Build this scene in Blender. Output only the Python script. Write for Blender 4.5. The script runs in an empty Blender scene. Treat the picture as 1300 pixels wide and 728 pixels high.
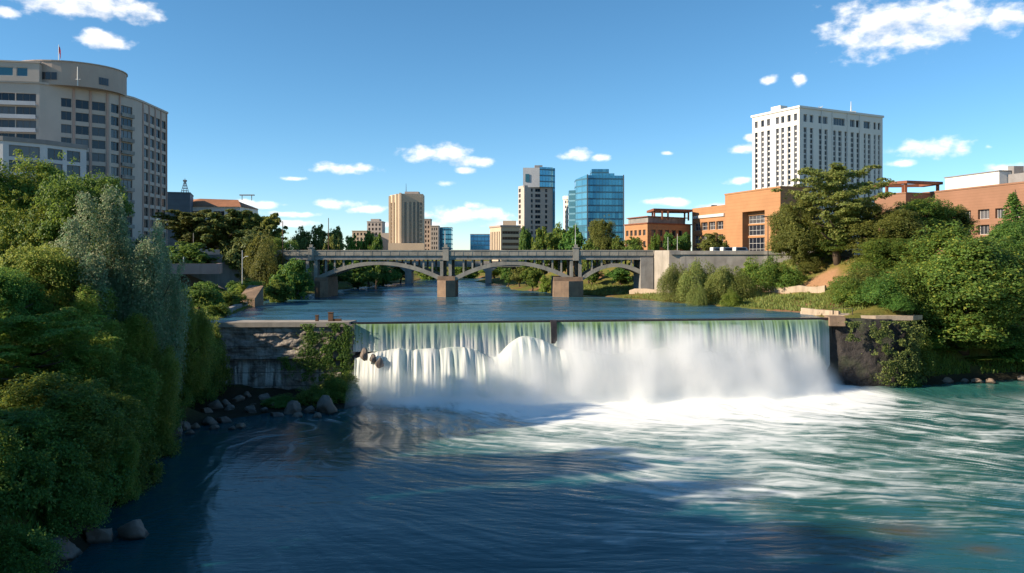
import bpy, bmesh, math, random
import numpy as np
from mathutils import Vector, Matrix

S = bpy.context.scene
COL = S.collection
R = math.radians
CAMZ = 24.6

# ------------------------------------------------------------------ camera
cam_d = bpy.data.cameras.new('camera'); cam = bpy.data.objects.new('camera', cam_d); COL.objects.link(cam)
cam.location = (0, 0, CAMZ); cam.rotation_euler = (R(90), 0, 0)
cam_d.lens = 27.69; cam_d.sensor_width = 36; cam_d.shift_y = -0.03
cam_d.clip_start = 0.5; cam_d.clip_end = 9000
S.camera = cam

# ------------------------------------------------------------------ light
SUN_EL = R(26.0)
SUN_DIR = Vector((-0.965, -0.26, 0)).normalized()          # horizontal direction towards the sun
to_sun = Vector((SUN_DIR.x*math.cos(SUN_EL), SUN_DIR.y*math.cos(SUN_EL), math.sin(SUN_EL)))
sun_d = bpy.data.lights.new('sun', 'SUN'); sun_d.energy = 5.0; sun_d.angle = R(0.6); sun_d.color = (1.0, 0.83, 0.62)
sun = bpy.data.objects.new('sun', sun_d); COL.objects.link(sun)
sun.rotation_euler = to_sun.to_track_quat('Z', 'Y').to_euler(); sun.location = (0, 0, 300)
SKY_STRENGTH = 0.118
EXPOSURE = 0.82

S.view_settings.view_transform = 'Standard'
S.view_settings.look = 'None'
S.view_settings.exposure = EXPOSURE
S.view_settings.gamma = 1.0
S.view_settings.use_curve_mapping = False
S.render.engine = 'CYCLES'
cy = S.cycles
cy.use_denoising = True
cy.max_bounces = 12; cy.diffuse_bounces = 3; cy.glossy_bounces = 3; cy.transmission_bounces = 4
cy.volume_bounces = 10; cy.transparent_max_bounces = 8
cy.volume_step_rate = 0.25; cy.volume_max_steps = 96
cy.sample_clamp_indirect = 6.0
cy.caustics_reflective = False; cy.caustics_refractive = False

# clouds: (px x, px y, half width, half height) as they were measured, turned into sky azimuth / elevation
CLOUDS = [(95,4,95,17),(165,14,40,14),(8,17,15,8),(132,50,33,11),(120,42,14,9),(440,214,36,7),(556,193,42,12),(604,205,32,7),(592,217,13,5),
 (565,233,12,4),(733,197,20,7),(761,201,12,5),(376,227,15,3),(340,260,22,5),(430,259,28,6),(590,273,62,10),(300,258,30,5),(470,266,26,5),(650,285,40,5),(905,262,22,4),(520,285,50,5),(602,261,12,6),
 (372,272,36,4),(370,284,44,4),(848,195,9,3),(848,257,30,5),(1132,34,86,34),(1205,24,62,26),(1285,20,36,20),(978,102,12,6),(1015,102,10,7),
 (945,188,18,7),(952,176,10,6),(937,230,18,5),(1186,187,52,12),(1255,186,7,4),(1142,207,22,5),(1278,214,26,6)]

world = bpy.data.worlds.new("World"); S.world = world; world.use_nodes = True
def build_world():
    nt = world.node_tree; nt.nodes.clear(); L = nt.links
    N = nt.nodes.new
    out = N('ShaderNodeOutputWorld'); bg = N('ShaderNodeBackground'); bg.inputs['Strength'].default_value = SKY_STRENGTH
    sky = N('ShaderNodeTexSky'); sky.sky_type = 'NISHITA'; sky.sun_disc = False
    sky.sun_elevation = SUN_EL; sky.sun_rotation = math.atan2(SUN_DIR.x, SUN_DIR.y)
    sky.altitude = 2200; sky.air_density = 1.0; sky.dust_density = 0.1; sky.ozone_density = 4.0
    hs = N('ShaderNodeHueSaturation'); hs.inputs['Hue'].default_value = 0.488; hs.inputs['Saturation'].default_value = 1.12; hs.inputs['Value'].default_value = 0.84
    L.new(sky.outputs[0], hs.inputs['Color'])
    # sky direction -> azimuth, elevation
    g = bpy.data.node_groups.new('cloud_field', 'ShaderNodeTree')
    g.interface.new_socket('P', in_out='INPUT', socket_type='NodeSocketVector')
    g.interface.new_socket('D', in_out='OUTPUT', socket_type='NodeSocketFloat')
    gi = g.nodes.new('NodeGroupInput'); go = g.nodes.new('NodeGroupOutput'); gl = g.links
    def gm(op, a, b=None, c=None):
        n = g.nodes.new('ShaderNodeMath'); n.operation = op
        for i, v in enumerate((a, b, c)):
            if v is None: continue
            if isinstance(v, (int, float)): n.inputs[i].default_value = v
            else: gl.new(v, n.inputs[i])
        return n.outputs[0]
    def gv(op, a, b):
        n = g.nodes.new('ShaderNodeVectorMath'); n.operation = op
        for i, v in enumerate((a, b)):
            if isinstance(v, tuple): n.inputs[i].default_value = v
            else: gl.new(v, n.inputs[i])
        return n.outputs['Value'] if op == 'DOT_PRODUCT' else n.outputs[0]
    n1 = g.nodes.new('ShaderNodeTexNoise'); n1.noise_dimensions = '2D'; n1.inputs['Scale'].default_value = 36; n1.inputs['Detail'].default_value = 7
    n1.inputs['Roughness'].default_value = 0.55
    st = gv('MULTIPLY', gi.outputs[0], (1.0, 1.7, 1.0)); gl.new(st, n1.inputs['Vector'])
    acc = None
    for (px, py, rx, ry) in CLOUDS:
        u = (px-650)/1000; v = (325-py)/1000
        az = math.atan(u); el = math.atan(v/math.sqrt(1+u*u))
        ra = rx/1000/(1+u*u)*1.12; re = ry/1000/math.sqrt(1+u*u)*1.12
        q = gv('MULTIPLY', gv('SUBTRACT', gi.outputs[0], (az, el, 0)), (1/ra, 1/re, 0))
        d = gv('DOT_PRODUCT', q, q)
        acc = d if acc is None else gm('MINIMUM', acc, d)
    e = gm('SUBTRACT', 1.0, gm('POWER', acc, 0.7))
    nz = gm('MULTIPLY', gm('SUBTRACT', n1.outputs[0], 0.5), 2.5)
    gl.new(gm('ADD', e, nz), go.inputs[0])
    tc = N('ShaderNodeTexCoord'); sp = N('ShaderNodeSeparateXYZ'); L.new(tc.outputs['Generated'], sp.inputs[0])
    def m(op, a, b=None):
        n = N('ShaderNodeMath'); n.operation = op
        for i, v in enumerate((a, b)):
            if v is None: continue
            if isinstance(v, (int, float)): n.inputs[i].default_value = v
            else: L.new(v, n.inputs[i])
        return n.outputs[0]
    az = m('ARCTAN2', sp.outputs[0], sp.outputs[1]); el = m('ARCSINE', sp.outputs[2])
    cb = N('ShaderNodeCombineXYZ'); L.new(az, cb.inputs[0]); L.new(el, cb.inputs[1])
    a = N('ShaderNodeGroup'); a.node_tree = g; L.new(cb.outputs[0], a.inputs[0])
    off = N('ShaderNodeVectorMath'); off.operation = 'ADD'; off.inputs[1].default_value = (-0.005, 0.011, 0); L.new(cb.outputs[0], off.inputs[0])
    b = N('ShaderNodeGroup'); b.node_tree = g; L.new(off.outputs[0], b.inputs[0])
    mr = N('ShaderNodeMapRange'); mr.interpolation_type = 'SMOOTHSTEP'; mr.inputs[1].default_value = -0.15; mr.inputs[2].default_value = 1.15
    L.new(a.outputs[0], mr.inputs[0])
    sh = N('ShaderNodeMapRange'); sh.inputs[1].default_value = 0.2; sh.inputs[2].default_value = 1.35; sh.inputs[3].default_value = 1.0; sh.inputs[4].default_value = 0.0
    L.new(b.outputs[0], sh.inputs[0])
    cc = N('ShaderNodeMix'); cc.data_type = 'RGBA'; L.new(sh.outputs[0], cc.inputs[0])
    cc.inputs[6].default_value = (4.3, 4.5, 4.9, 1); cc.inputs[7].default_value = (6.9, 6.7, 6.5, 1)  # cloud light and shade painted as colour, grey below to bright sunward
    mx = N('ShaderNodeMix'); mx.data_type = 'RGBA'
    L.new(m('MULTIPLY', mr.outputs[0], 0.96), mx.inputs[0]); L.new(hs.outputs[0], mx.inputs[6]); L.new(cc.outputs[2], mx.inputs[7])
    L.new(mx.outputs[2], bg.inputs['Color']); L.new(bg.outputs[0], out.inputs['Surface'])
build_world()

# ------------------------------------------------------------------ numeric helpers
def vnoise(x, y, seed=0):
    lat = np.random.RandomState(seed+11).rand(256, 256).astype(np.float32)
    x = np.asarray(x, np.float32); y = np.asarray(y, np.float32)
    xi = np.floor(x).astype(np.int64); yi = np.floor(y).astype(np.int64)
    fx = x-xi; fy = y-yi
    fx = fx*fx*(3-2*fx); fy = fy*fy*(3-2*fy)
    a = lat[yi & 255, xi & 255]; b = lat[yi & 255, (xi+1) & 255]
    c = lat[(yi+1) & 255, xi & 255]; d = lat[(yi+1) & 255, (xi+1) & 255]
    return (a*(1-fx)+b*fx)*(1-fy)+(c*(1-fx)+d*fx)*fy
def fbm(x, y, seed=0, octv=4, gain=0.5):
    t = 0; a = 1; s = 0
    for k in range(octv):
        t = t+a*vnoise(np.asarray(x)*2**k+17.3*k, np.asarray(y)*2**k-9.1*k, seed+k); s += a; a *= gain
    return t/s                                            # 0..1
def sstep(a, b, x):
    t = np.clip((np.asarray(x, np.float64)-a)/(b-a), 0, 1); return t*t*(3-2*t)
def sdist(px, py, poly):                                  # signed distance, + outside
    px = np.asarray(px, np.float64); py = np.asarray(py, np.float64)
    d = np.full(px.shape, 1e9); ins = np.zeros(px.shape, bool)
    n = len(poly)
    for i in range(n):
        ax, ay = poly[i]; bx, by = poly[(i+1) % n]
        ex, ey = bx-ax, by-ay
        t = np.clip(((px-ax)*ex+(py-ay)*ey)/(ex*ex+ey*ey), 0, 1)
        d = np.minimum(d, np.hypot(px-ax-t*ex, py-ay-t*ey))
        if ay != by:
            c = ((ay > py) != (by > py)) & (px < (bx-ax)*(py-ay)/(by-ay)+ax)
            ins ^= c
    return np.where(ins, -d, d)

# ------------------------------------------------------------------ object helpers
def tag(o, label, cat=None, group=None, kind=None):
    o['label'] = label
    if cat: o['category'] = cat
    if group: o['group'] = group
    if kind: o['kind'] = kind
    return o
def link(name, me, mats, parent=None, loc=(0, 0, 0), rot=(0, 0, 0), sc=None):
    o = bpy.data.objects.new(name, me); COL.objects.link(o)
    if mats is not None and len(me.materials) == 0:
        for mm in (mats if isinstance(mats, (list, tuple)) else [mats]): me.materials.append(mm)
    o.parent = parent; o.location = loc; o.rotation_euler = rot
    if sc is not None: o.scale = sc
    return o
def empty(name, loc, label, cat, group=None, rz=0):
    o = bpy.data.objects.new(name, None); COL.objects.link(o)
    o.location = loc; o.rotation_euler = (0, 0, rz); o.empty_display_size = 0.5
    return tag(o, label, cat, group)
def bm_obj(name, bm, mats, parent=None, smooth=False, world=True):
    """bm in world coordinates; it is shifted to its parent's base"""
    if parent is not None and world: bmesh.ops.translate(bm, verts=bm.verts, vec=-Vector(parent.location))
    me = bpy.data.meshes.new(name); bm.normal_update(); bm.to_mesh(me); bm.free()
    if smooth: me.polygons.foreach_set('use_smooth', [True]*len(me.polygons))
    return link(name, me, mats, parent)
def np_mesh(name, V, Fq, smooth=False):
    """V (n,3), Fq (m,k) same-size faces"""
    me = bpy.data.meshes.new(name)
    V = np.ascontiguousarray(V, np.float32); Fq = np.ascontiguousarray(Fq, np.int32)
    m, k = Fq.shape
    me.vertices.add(len(V)); me.vertices.foreach_set('co', V.ravel())
    me.loops.add(m*k); me.loops.foreach_set('vertex_index', Fq.ravel())
    me.polygons.add(m); me.polygons.foreach_set('loop_start', np.arange(0, m*k, k, dtype=np.int32))
    me.polygons.foreach_set('loop_total', np.full(m, k, np.int32))
    if smooth: me.polygons.foreach_set('use_smooth', np.ones(m, bool))
    me.update(calc_edges=True); me.validate()
    return me
def grid_mesh(name, X, Y, Z, smooth=True):
    ny, nx = X.shape
    i = np.arange(ny*nx).reshape(ny, nx)
    Fq = np.stack([i[:-1, :-1], i[:-1, 1:], i[1:, 1:], i[1:, :-1]], -1).reshape(-1, 4)
    return np_mesh(name, np.stack([X, Y, Z], -1).reshape(-1, 3), Fq, smooth)
def attr(me, name, vals):
    a = me.attributes.new(name, 'FLOAT', 'POINT'); a.data.foreach_set('value', np.ascontiguousarray(vals, np.float32).ravel())
def box(bm, x0, x1, y0, y1, z0, z1, mi=0):
    v = [bm.verts.new(p) for p in ((x0,y0,z0),(x1,y0,z0),(x1,y1,z0),(x0,y1,z0),(x0,y0,z1),(x1,y0,z1),(x1,y1,z1),(x0,y1,z1))]
    for f in ((0,3,2,1),(4,5,6,7),(0,1,5,4),(1,2,6,5),(2,3,7,6),(3,0,4,7)):
        bm.faces.new([v[k] for k in f]).material_index = mi
def prism(bm, foot, z0, z1, mi=0, bottom=True):
    """foot: counter-clockwise (seen from above) list of (x, y)"""
    n = len(foot)
    if not isinstance(z1, (list, tuple)): z1 = [z1]*n
    a = [bm.verts.new((x, y, z0)) for x, y in foot]; b = [bm.verts.new((foot[i][0], foot[i][1], z1[i])) for i in range(n)]
    for i in range(n):
        j = (i+1) % n; bm.faces.new((a[i], a[j], b[j], b[i])).material_index = mi
    bm.faces.new(b).material_index = mi
    if bottom: bm.faces.new(a[::-1]).material_index = mi
def tube(bm, pts, rad, seg=8, mi=0, cap=True):
    rings = []
    pts = [Vector(p) for p in pts]
    if not isinstance(rad, (list, tuple)): rad = [rad]*len(pts)
    for i, p in enumerate(pts):
        d = (pts[min(i+1, len(pts)-1)]-pts[max(i-1, 0)]).normalized()
        u = d.cross(Vector((0.31, 0.95, 0.02)) if abs(d.z) > .9 else Vector((0, 0, 1))).normalized(); w = d.cross(u)
        rings.append([bm.verts.new(p+rad[i]*(math.cos(2*math.pi*k/seg)*u+math.sin(2*math.pi*k/seg)*w)) for k in range(seg)])
    for a, b in zip(rings, rings[1:]):
        for k in range(seg):
            j = (k+1) % seg; bm.faces.new((a[k], a[j], b[j], b[k])).material_index = mi
    if cap:
        bm.faces.new(rings[0][::-1]).material_index = mi; bm.faces.new(rings[-1]).material_index = mi

# ------------------------------------------------------------------ materials
def new_mat(name):
    mt = bpy.data.materials.new(name); mt.use_nodes = True; nt = mt.node_tree
    return mt, nt, nt.nodes['Principled BSDF'], nt.nodes.new, nt.links
def mixc(nt, fac, a, b):
    n = nt.nodes.new('ShaderNodeMix'); n.data_type = 'RGBA'
    for s, v in ((0, fac), (6, a), (7, b)):
        if isinstance(v, (int, float)): n.inputs[s].default_value = v
        elif isinstance(v, tuple): n.inputs[s].default_value = (*v, 1)
        else: nt.links.new(v, n.inputs[s])
    return n.outputs[2]
def mnode(nt, op, a, b=None, c=None, clamp=False):
    n = nt.nodes.new('ShaderNodeMath'); n.operation = op; n.use_clamp = clamp
    for i, v in enumerate((a, b, c)):
        if v is None: continue
        if isinstance(v, (int, float)): n.inputs[i].default_value = v
        else: nt.links.new(v, n.inputs[i])
    return n.outputs[0]
def noise(nt, scale, detail=4, rough=0.55, vec=None, stretch=None):
    n = nt.nodes.new('ShaderNodeTexNoise'); n.inputs['Scale'].default_value = scale; n.inputs['Detail'].default_value = detail
    n.inputs['Roughness'].default_value = rough
    if vec is None: vec = nt.nodes.new('ShaderNodeTexCoord').outputs['Object']
    if stretch:
        mp = nt.nodes.new('ShaderNodeMapping'); mp.inputs['Scale'].default_value = stretch; nt.links.new(vec, mp.inputs[0]); vec = mp.outputs[0]
    nt.links.new(vec, n.inputs['Vector']); return n.outputs[0]
def ramp(nt, x, lo, hi, a=0.0, b=1.0, smooth=True):
    n = nt.nodes.new('ShaderNodeMapRange'); n.interpolation_type = 'SMOOTHSTEP' if smooth else 'LINEAR'
    nt.links.new(x, n.inputs[0]); n.inputs[1].default_value = lo; n.inputs[2].default_value = hi; n.inputs[3].default_value = a; n.inputs[4].default_value = b
    return n.outputs[0]
def bump(nt, bs, h, strength, dist=0.1):
    b = nt.nodes.new('ShaderNodeBump'); b.inputs['Strength'].default_value = strength; b.inputs['Distance'].default_value = dist
    nt.links.new(h, b.inputs['Height']); nt.links.new(b.outputs[0], bs.inputs['Normal'])
def surf(name, col, col2=None, rough=0.8, scale=0.6, streak=False, bmp=0.25, brick=None, spec=0.3):
    """plain weathered surface: two tones of noise, optional vertical streaks, optional brick courses"""
    mt, nt, bs, N, L = new_mat(name)
    col2 = col2 or tuple(c*0.7 for c in col)
    f = ramp(nt, noise(nt, scale, 6, 0.6), 0.3, 0.7)
    c = mixc(nt, f, col, col2)
    if streak:
        s = noise(nt, scale*2.2, 5, 0.6, stretch=(1, 1, 0.12))
        c = mixc(nt, ramp(nt, s, 0.5, 0.75, 0, 0.7), c, tuple(k*0.45 for k in col))
    if brick:
        z = N('ShaderNodeSeparateXYZ'); tc = N('ShaderNodeTexCoord'); L.new(tc.outputs['Object'], z.inputs[0])
        w = mnode(nt, 'FRACT', mnode(nt, 'MULTIPLY', z.outputs[2], 1.0/brick))
        c = mixc(nt, ramp(nt, w, 0.80, 0.9, 0, 0.35), c, tuple(k*0.6 for k in col))
    L.new(c, bs.inputs['Base Color']); bs.inputs['Roughness'].default_value = rough; bs.inputs['Specular IOR Level'].default_value = spec
    if bmp: bump(nt, bs, noise(nt, scale*6, 5, 0.6), bmp, 0.15)
    return mt
def glass_mat(name, dark, light, rough=0.08, metal=0.0, spec=0.7):
    mt, nt, bs, N, L = new_mat(name)
    oi = N('ShaderNodeObjectInfo')
    f = mnode(nt, 'POWER', oi.outputs['Random'], 2.2)
    L.new(mixc(nt, f, dark, light), bs.inputs['Base Color']); bs.inputs['Roughness'].default_value = rough
    bs.inputs['Metallic'].default_value = metal; bs.inputs['Specular IOR Level'].default_value = spec
    bump(nt, bs, noise(nt, 0.5, 2), 0.05, 0.2)
    return mt
# ------------------------------------------------------------------ terrain
POOL = [(-33,25),(-36,66),(-44,90),(-47,100),(-46,112),(-43,118),(-38,122),(-31,124),(-26,127),(-24,138),(-27,141),(61,151.5),(70,150.4),(82,152),(92,155),(104,157.5),(120,152),(118,110),(102,60),(86,25)]
RIVER = [(-29,141),(-53,143.5),(-56,151),(-62,190),(-68,220),(-64,247),(-60,290),(-55,327),(-46,366),(-48,430),(-14,430),(-18,366),(-3,327),(0,281),(16,250),(24,240),(33,220),(52,186),(61,168),(61,151.5)]
WX = [-400,-62,-58,-29,61,70,77,84,92,104,140,400]; WY = [142.2,142.2,142.2,143.0,151.5,151.5,152.5,161,168,175,182,190]
def terrain(x, y):
    x = np.atleast_1d(np.asarray(x, np.float64)); y = np.atleast_1d(np.asarray(y, np.float64))
    d1 = sdist(x, y, POOL); d2 = sdist(x, y, RIVER)
    n = fbm(x*.08, y*.08, 3, 4)-0.5; n2 = fbm(x*.35, y*.35, 9, 3)-0.5
    up = np.clip(d1, 0, None)
    h1 = 23.5*(1-np.exp(-up/19.0))+0.35
    low = (1-sstep(-66, -55, -(-x)))*0
    spit = sstep(112, 120, y)*sstep(-60, -52, x)*(x < 0)
    h1 = h1*(1-spit)+spit*np.minimum(h1, 0.4+0.05*up)
    h1 = np.where(d1 < 0, np.maximum(-3, d1*0.6), h1)
    u2 = np.clip(d2, 0, None)
    h2 = 12.7+2.0*sstep(0, 18, u2)+9.4*sstep(16, 40, u2)
    h2 = np.where(d2 < 0, np.maximum(9.5, 12.5+d2*0.5), h2)
    wl = np.interp(x, WX, WY)
    k = sstep(-0.3, 1.5, y-wl)
    h = h1*(1-k)+h2*k
    dd = np.minimum(np.where(y > wl, d2, 1e9), np.where(y <= wl, d1, 1e9))
    amp = sstep(0.5, 6, dd)
    return h+amp*(n*2.2+n2*0.7)+np.clip(dd, 0, 1)*n2*0.4
def ground_z(x, y): return float(terrain([x], [y])[0])

def axis(segs):
    out = []
    for a, b, s in segs: out += list(np.arange(a, b, s))
    return np.array(out+[segs[-1][1]])
gx = axis([(-3000,-400,200),(-400,-130,10),(-130,-20,1.2),(-20,50,2.0),(50,140,1.2),(140,400,10),(400,3000,200)])
gy = axis([(-60,40,8),(40,250,1.2),(250,420,3.0),(420,900,30),(900,4000,300)])
GX, GY = np.meshgrid(gx, gy)
GZ = terrain(GX.ravel(), GY.ravel()).reshape(GX.shape)
def ground_mat():
    mt, nt, bs, N, L = new_mat('ground_earth_grass')
    geo = N('ShaderNodeNewGeometry'); sp = N('ShaderNodeSeparateXYZ'); L.new(geo.outputs['Normal'], sp.inputs[0])
    pos = N('ShaderNodeSeparateXYZ'); L.new(geo.outputs['Position'], pos.inputs[0])
    n1 = noise(nt, 0.12, 5); n2 = noise(nt, 1.1, 6, 0.65)
    grass = mixc(nt, ramp(nt, n1, 0.35, 0.65), (0.10, 0.125, 0.025), (0.16, 0.13, 0.035))
    dirt = mixc(nt, n2, (0.27, 0.15, 0.075), (0.17, 0.10, 0.055))
    patch = ramp(nt, noise(nt, 0.09, 4, 0.6), 0.52, 0.62)
    c = mixc(nt, patch, grass, dirt)
    rock = mixc(nt, ramp(nt, noise(nt, 0.5, 7, 0.65, stretch=(1, 1, 2.2)), 0.3, 0.7), (0.075, 0.062, 0.055), (0.03, 0.026, 0.024))
    steep = mnode(nt, 'SUBTRACT', 1.0, ramp(nt, sp.outputs[2], 0.30, 0.55))
    c = mixc(nt, steep, c, rock)
    ba = N('ShaderNodeAttribute'); ba.attribute_name = 'bare'; c = mixc(nt, ba.outputs['Fac'], c, mixc(nt, n2, (0.42, 0.24, 0.13), (0.30, 0.165, 0.09)))
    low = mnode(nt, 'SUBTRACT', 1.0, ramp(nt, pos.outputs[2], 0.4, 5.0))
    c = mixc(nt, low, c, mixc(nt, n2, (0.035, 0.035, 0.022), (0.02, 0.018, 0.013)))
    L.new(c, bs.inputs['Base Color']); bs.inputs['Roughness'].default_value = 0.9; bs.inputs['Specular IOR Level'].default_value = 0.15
    bump(nt, bs, noise(nt, 2.0, 7, 0.65), 0.7, 0.4)
    return mt
g_me = grid_mesh('ground', GX, GY, GZ)
bare = 0
for bx0, by0, br in ((77, 196, 5.5), (71, 199, 4), (84, 190, 5), (63, 203, 3), (66, 180, 3.0), (47, 203, 3.5)): bare = np.maximum(bare, 1-sstep(.55, 1.0, np.hypot(GX-bx0, GY-by0)/br*(0.6+0.8*fbm(GX*.4, GY*.4, 44, 3))))
attr(g_me, 'bare', bare)
ground = link('ground', g_me, ground_mat()); tag(ground, 'earth and grass river banks rising to the city', kind='structure')

# ------------------------------------------------------------------ lower river with foam
LIPA = np.array([-28.6, 141.0]); LIPB = np.array([61.0, 151.5]); LIPL = float(np.linalg.norm(LIPB-LIPA))
LD = (LIPB-LIPA)/LIPL; LN = np.array([LD[1], -LD[0]])       # along the lip, outward (towards the camera)
def lip_uv(x, y):
    return (x-LIPA[0])*LD[0]+(y-LIPA[1])*LD[1], (x-LIPA[0])*LN[0]+(y-LIPA[1])*LN[1]
st = 0.25
wx = np.arange(-64, 124, st); wy = np.arange(44, 158, st)
WXg, WYg = np.meshgrid(wx, wy)
s_, o_ = lip_uv(WXg, WYg)
# flow: pours out of the fall, swings to the right further out, turns in an eddy at the left
def curl(scale, seed, amp):
    e = 0.25
    p = fbm(WXg*scale, WYg*scale, seed, 2); gy_, gx_ = np.gradient(p, e)
    return amp*gy_/scale, -amp*gx_/scale
t = sstep(6, 60, o_)
vx = 0.3+1.5*t; vy = -1.0+0.62*t
left = sstep(5, -45, WXg)
ang = -1.5*left*sstep(5, 40, o_)
vx, vy = vx*np.cos(ang)-vy*np.sin(ang), vx*np.sin(ang)+vy*np.cos(ang)
for sc, sd, am in ((0.045, 40, 1.0), (0.11, 51, 0.75), (0.3, 63, 0.4)):
    a, b = curl(sc, sd, am); vx = vx+a; vy = vy+b
vl = np.hypot(vx, vy)+1e-6; vx = (vx/vl).astype(np.float32); vy = (vy/vl).astype(np.float32)
def lic(src, steps, h):
    ny, nx = src.shape; acc = src.copy(); wsum = 1.0
    I0, J0 = np.meshgrid(np.arange(ny, dtype=np.float32), np.arange(nx, dtype=np.float32), indexing='ij')
    for sg in (1, -1):
        I = I0.copy(); J = J0.copy()
        for k in range(steps):
            ii = np.clip(I, 0, ny-1).astype(np.int32); jj = np.clip(J, 0, nx-1).astype(np.int32)
            J += sg*h*vx[ii, jj]; I += sg*h*vy[ii, jj]
            ic = np.clip(I, 0, ny-1.01); jc = np.clip(J, 0, nx-1.01)
            i0 = ic.astype(np.int32); j0 = jc.astype(np.int32); fi = ic-i0; fj = jc-j0
            w = 0.5+0.5*math.cos(math.pi*(k+1)/(steps+1))
            acc += w*((src[i0, j0]*(1-fj)+src[i0, j0+1]*fj)*(1-fi)+(src[i0+1, j0]*(1-fj)+src[i0+1, j0+1]*fj)*fi); wsum += w
    return acc/wsum
rs = np.random.RandomState(5)
def norm(a): return (a-a.mean())/(a.std()+1e-9)
fine = norm(lic(rs.rand(*WXg.shape).astype(np.float32), 17, 1.0))
mid = norm(lic(fbm(WXg*1.1, WYg*1.1, 71, 3, 0.7).astype(np.float32), 15, 1.2)); lace = norm(1-2*np.abs(fbm(WXg*.22+.5*fbm(WXg*.5, WYg*.5, 77, 2), WYg*.34, 78, 4, .6)-.5))
big = norm(lic(fbm(WXg*0.28, WYg*0.28, 82, 3).astype(np.float32), 26, 1.6))
patch = norm(fbm(WXg*0.05, WYg*0.05, 93, 3))
# foam cover: solid at the foot of the fall, strands thinning out downstream, more of them on the right
sn = s_/LIPL
reach = np.interp(sn, [-0.4, 0.0, 0.15, 0.3, 0.45, 0.7, 1.0, 1.3], [3, 9, 22, 34, 50, 54, 40, 24])
core = np.interp(sn, [-0.3, 0.0, 0.2, 0.35, 0.6, 0.9, 1.0, 1.1, 1.3], [-8, 8, 18, 32, 38, 32, 20, 4, -8])
cover = 1.15*(1-sstep(core*0.55, core*1.15+3, o_))+0.62*(1-sstep(core, reach*1.9, o_))*sstep(-0.1, 0.25, sn)
cover += 0.17*sstep(0.3, 0.6, sn)*(1-sstep(35, 95, o_))
sig = 0.15*mid+0.12*fine+0.12*big+0.12*patch+0.15*lace
foam = np.clip(sstep(0.18, 1.5, cover+0.9*sig), 0, 1)
foam = np.maximum(foam, 0.8*0.8*sstep(0.75, 1.2, 0.28*mid+0.22*fine+0.1*big+0.22+0.25*sstep(0.2, 0.6, sn)*(1-sstep(30, 80, o_)))*sstep(-0.3, 0.3, sn)*(1-sstep(60, 90, o_)))
foam = foam*(1-sstep(1.0, 1.12, sn)*(1-sstep(10, 40, o_)))
foam = foam*(1-sstep(0.45, 0.2, sn)*sstep(40, 60, o_)*.9) if False else foam*(1-(1-sstep(0.15, 0.4, sn))*sstep(35, 60, o_)*.9)
foam = np.where(s_ < -2, foam*sstep(-14, 0, s_), foam)
aer = np.clip((1-sstep(core, reach*1.6+20, o_))*sstep(-0.1, 0.3, sn)*(0.8+0.12*big+0.1*mid), 0, 1)
amp = 0.35+0.65*(1-sstep(10, 80, o_))
WZ = amp*(0.034*big+0.012*mid+0.004*fine)+0.25*norm(fbm(WXg*.09, WYg*.09, 33, 2))*0.4*amp
WZ += 0.9*np.exp(-(np.clip(o_-4, 0, None)/7.0)**2)*sstep(0.0, 0.15, sn)*(1-sstep(0.95, 1.05, sn))
w_me = grid_mesh('lower_river', WXg, WYg, WZ)
bed = 0; 
for bx_, by_, rx_, ry_ in ((35.5, 71.0, 3.4, 2.2), (39.5, 66.0, 1.8, 1.2)): bed = bed+0.75*np.exp(-(((WXg-bx_)/rx_)**2+((WYg-by_)/ry_)**2)*(0.7+0.6*fbm(WXg*.6, WYg*.6, 140, 3)))
attr(w_me, 'bed', np.clip(bed*(0.6+0.8*fbm(WXg*1.3, WYg*1.3, 141, 3)), 0, 1)); attr(w_me, 'foam', foam); attr(w_me, 'aer', aer); attr(w_me, 'streak', 0.5+0.09*mid+0.1*fine)
def water_mat(name, deep, aerc, bstr, stretch):
    mt, nt, bs, N, L = new_mat(name)
    fa = N('ShaderNodeAttribute'); fa.attribute_name = 'foam'; ae = N('ShaderNodeAttribute'); ae.attribute_name = 'aer'
    stk = N('ShaderNodeAttribute'); stk.attribute_name = 'streak'
    c = mixc(nt, ae.outputs['Fac'], deep, aerc)
    bd = N('ShaderNodeAttribute'); bd.attribute_name = 'bed'; c = mixc(nt, bd.outputs['Fac'], c, (0.085, 0.065, 0.03))
    c = mixc(nt, fa.outputs['Fac'], c, (0.84, 0.87, 0.85))
    L.new(c, bs.inputs['Base Color'])
    L.new(ramp(nt, fa.outputs['Fac'], 0, 0.8, 0.13, 0.7), bs.inputs['Roughness'])
    bs.inputs['IOR'].default_value = 1.33
    L.new(ramp(nt, fa.outputs['Fac'], 0, 0.8, 0.30, 0.1), bs.inputs['Specular IOR Level'])
    h = mnode(nt, 'ADD', mnode(nt, 'MULTIPLY', noise(nt, 1.0, 4, 0.6, stretch=stretch), 1.0), mnode(nt, 'ADD', mnode(nt, 'MULTIPLY', stk.outputs['Fac'], 0.6), mnode(nt, 'MULTIPLY', noise(nt, 1.0, 3, 0.5, stretch=(0.10, 0.32, 1)), 2.2)))
    bump(nt, bs, h, bstr, 0.12)
    return mt
lw = link('lower_river', w_me, water_mat('lower_river_water', (0.006, 0.064, 0.078), (0.036, 0.165, 0.145), 0.32, (0.45, 1.25, 1)))
tag(lw, 'dark churning pool of the river below the fall', kind='structure')

# ------------------------------------------------------------------ upper river
ux = axis([(-76, 74, 0.8)]); uy = axis([(141.2, 260, 0.6), (260, 440, 3)])
UX, UY = np.meshgrid(ux, uy)
us, uo = lip_uv(UX, UY)
keep = np.minimum(0, -uo-0.15)
UZ = 12.5+0.05*norm(fbm(UX*.12, UY*.5, 15, 3))*sstep(1, 6, -uo)
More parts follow.
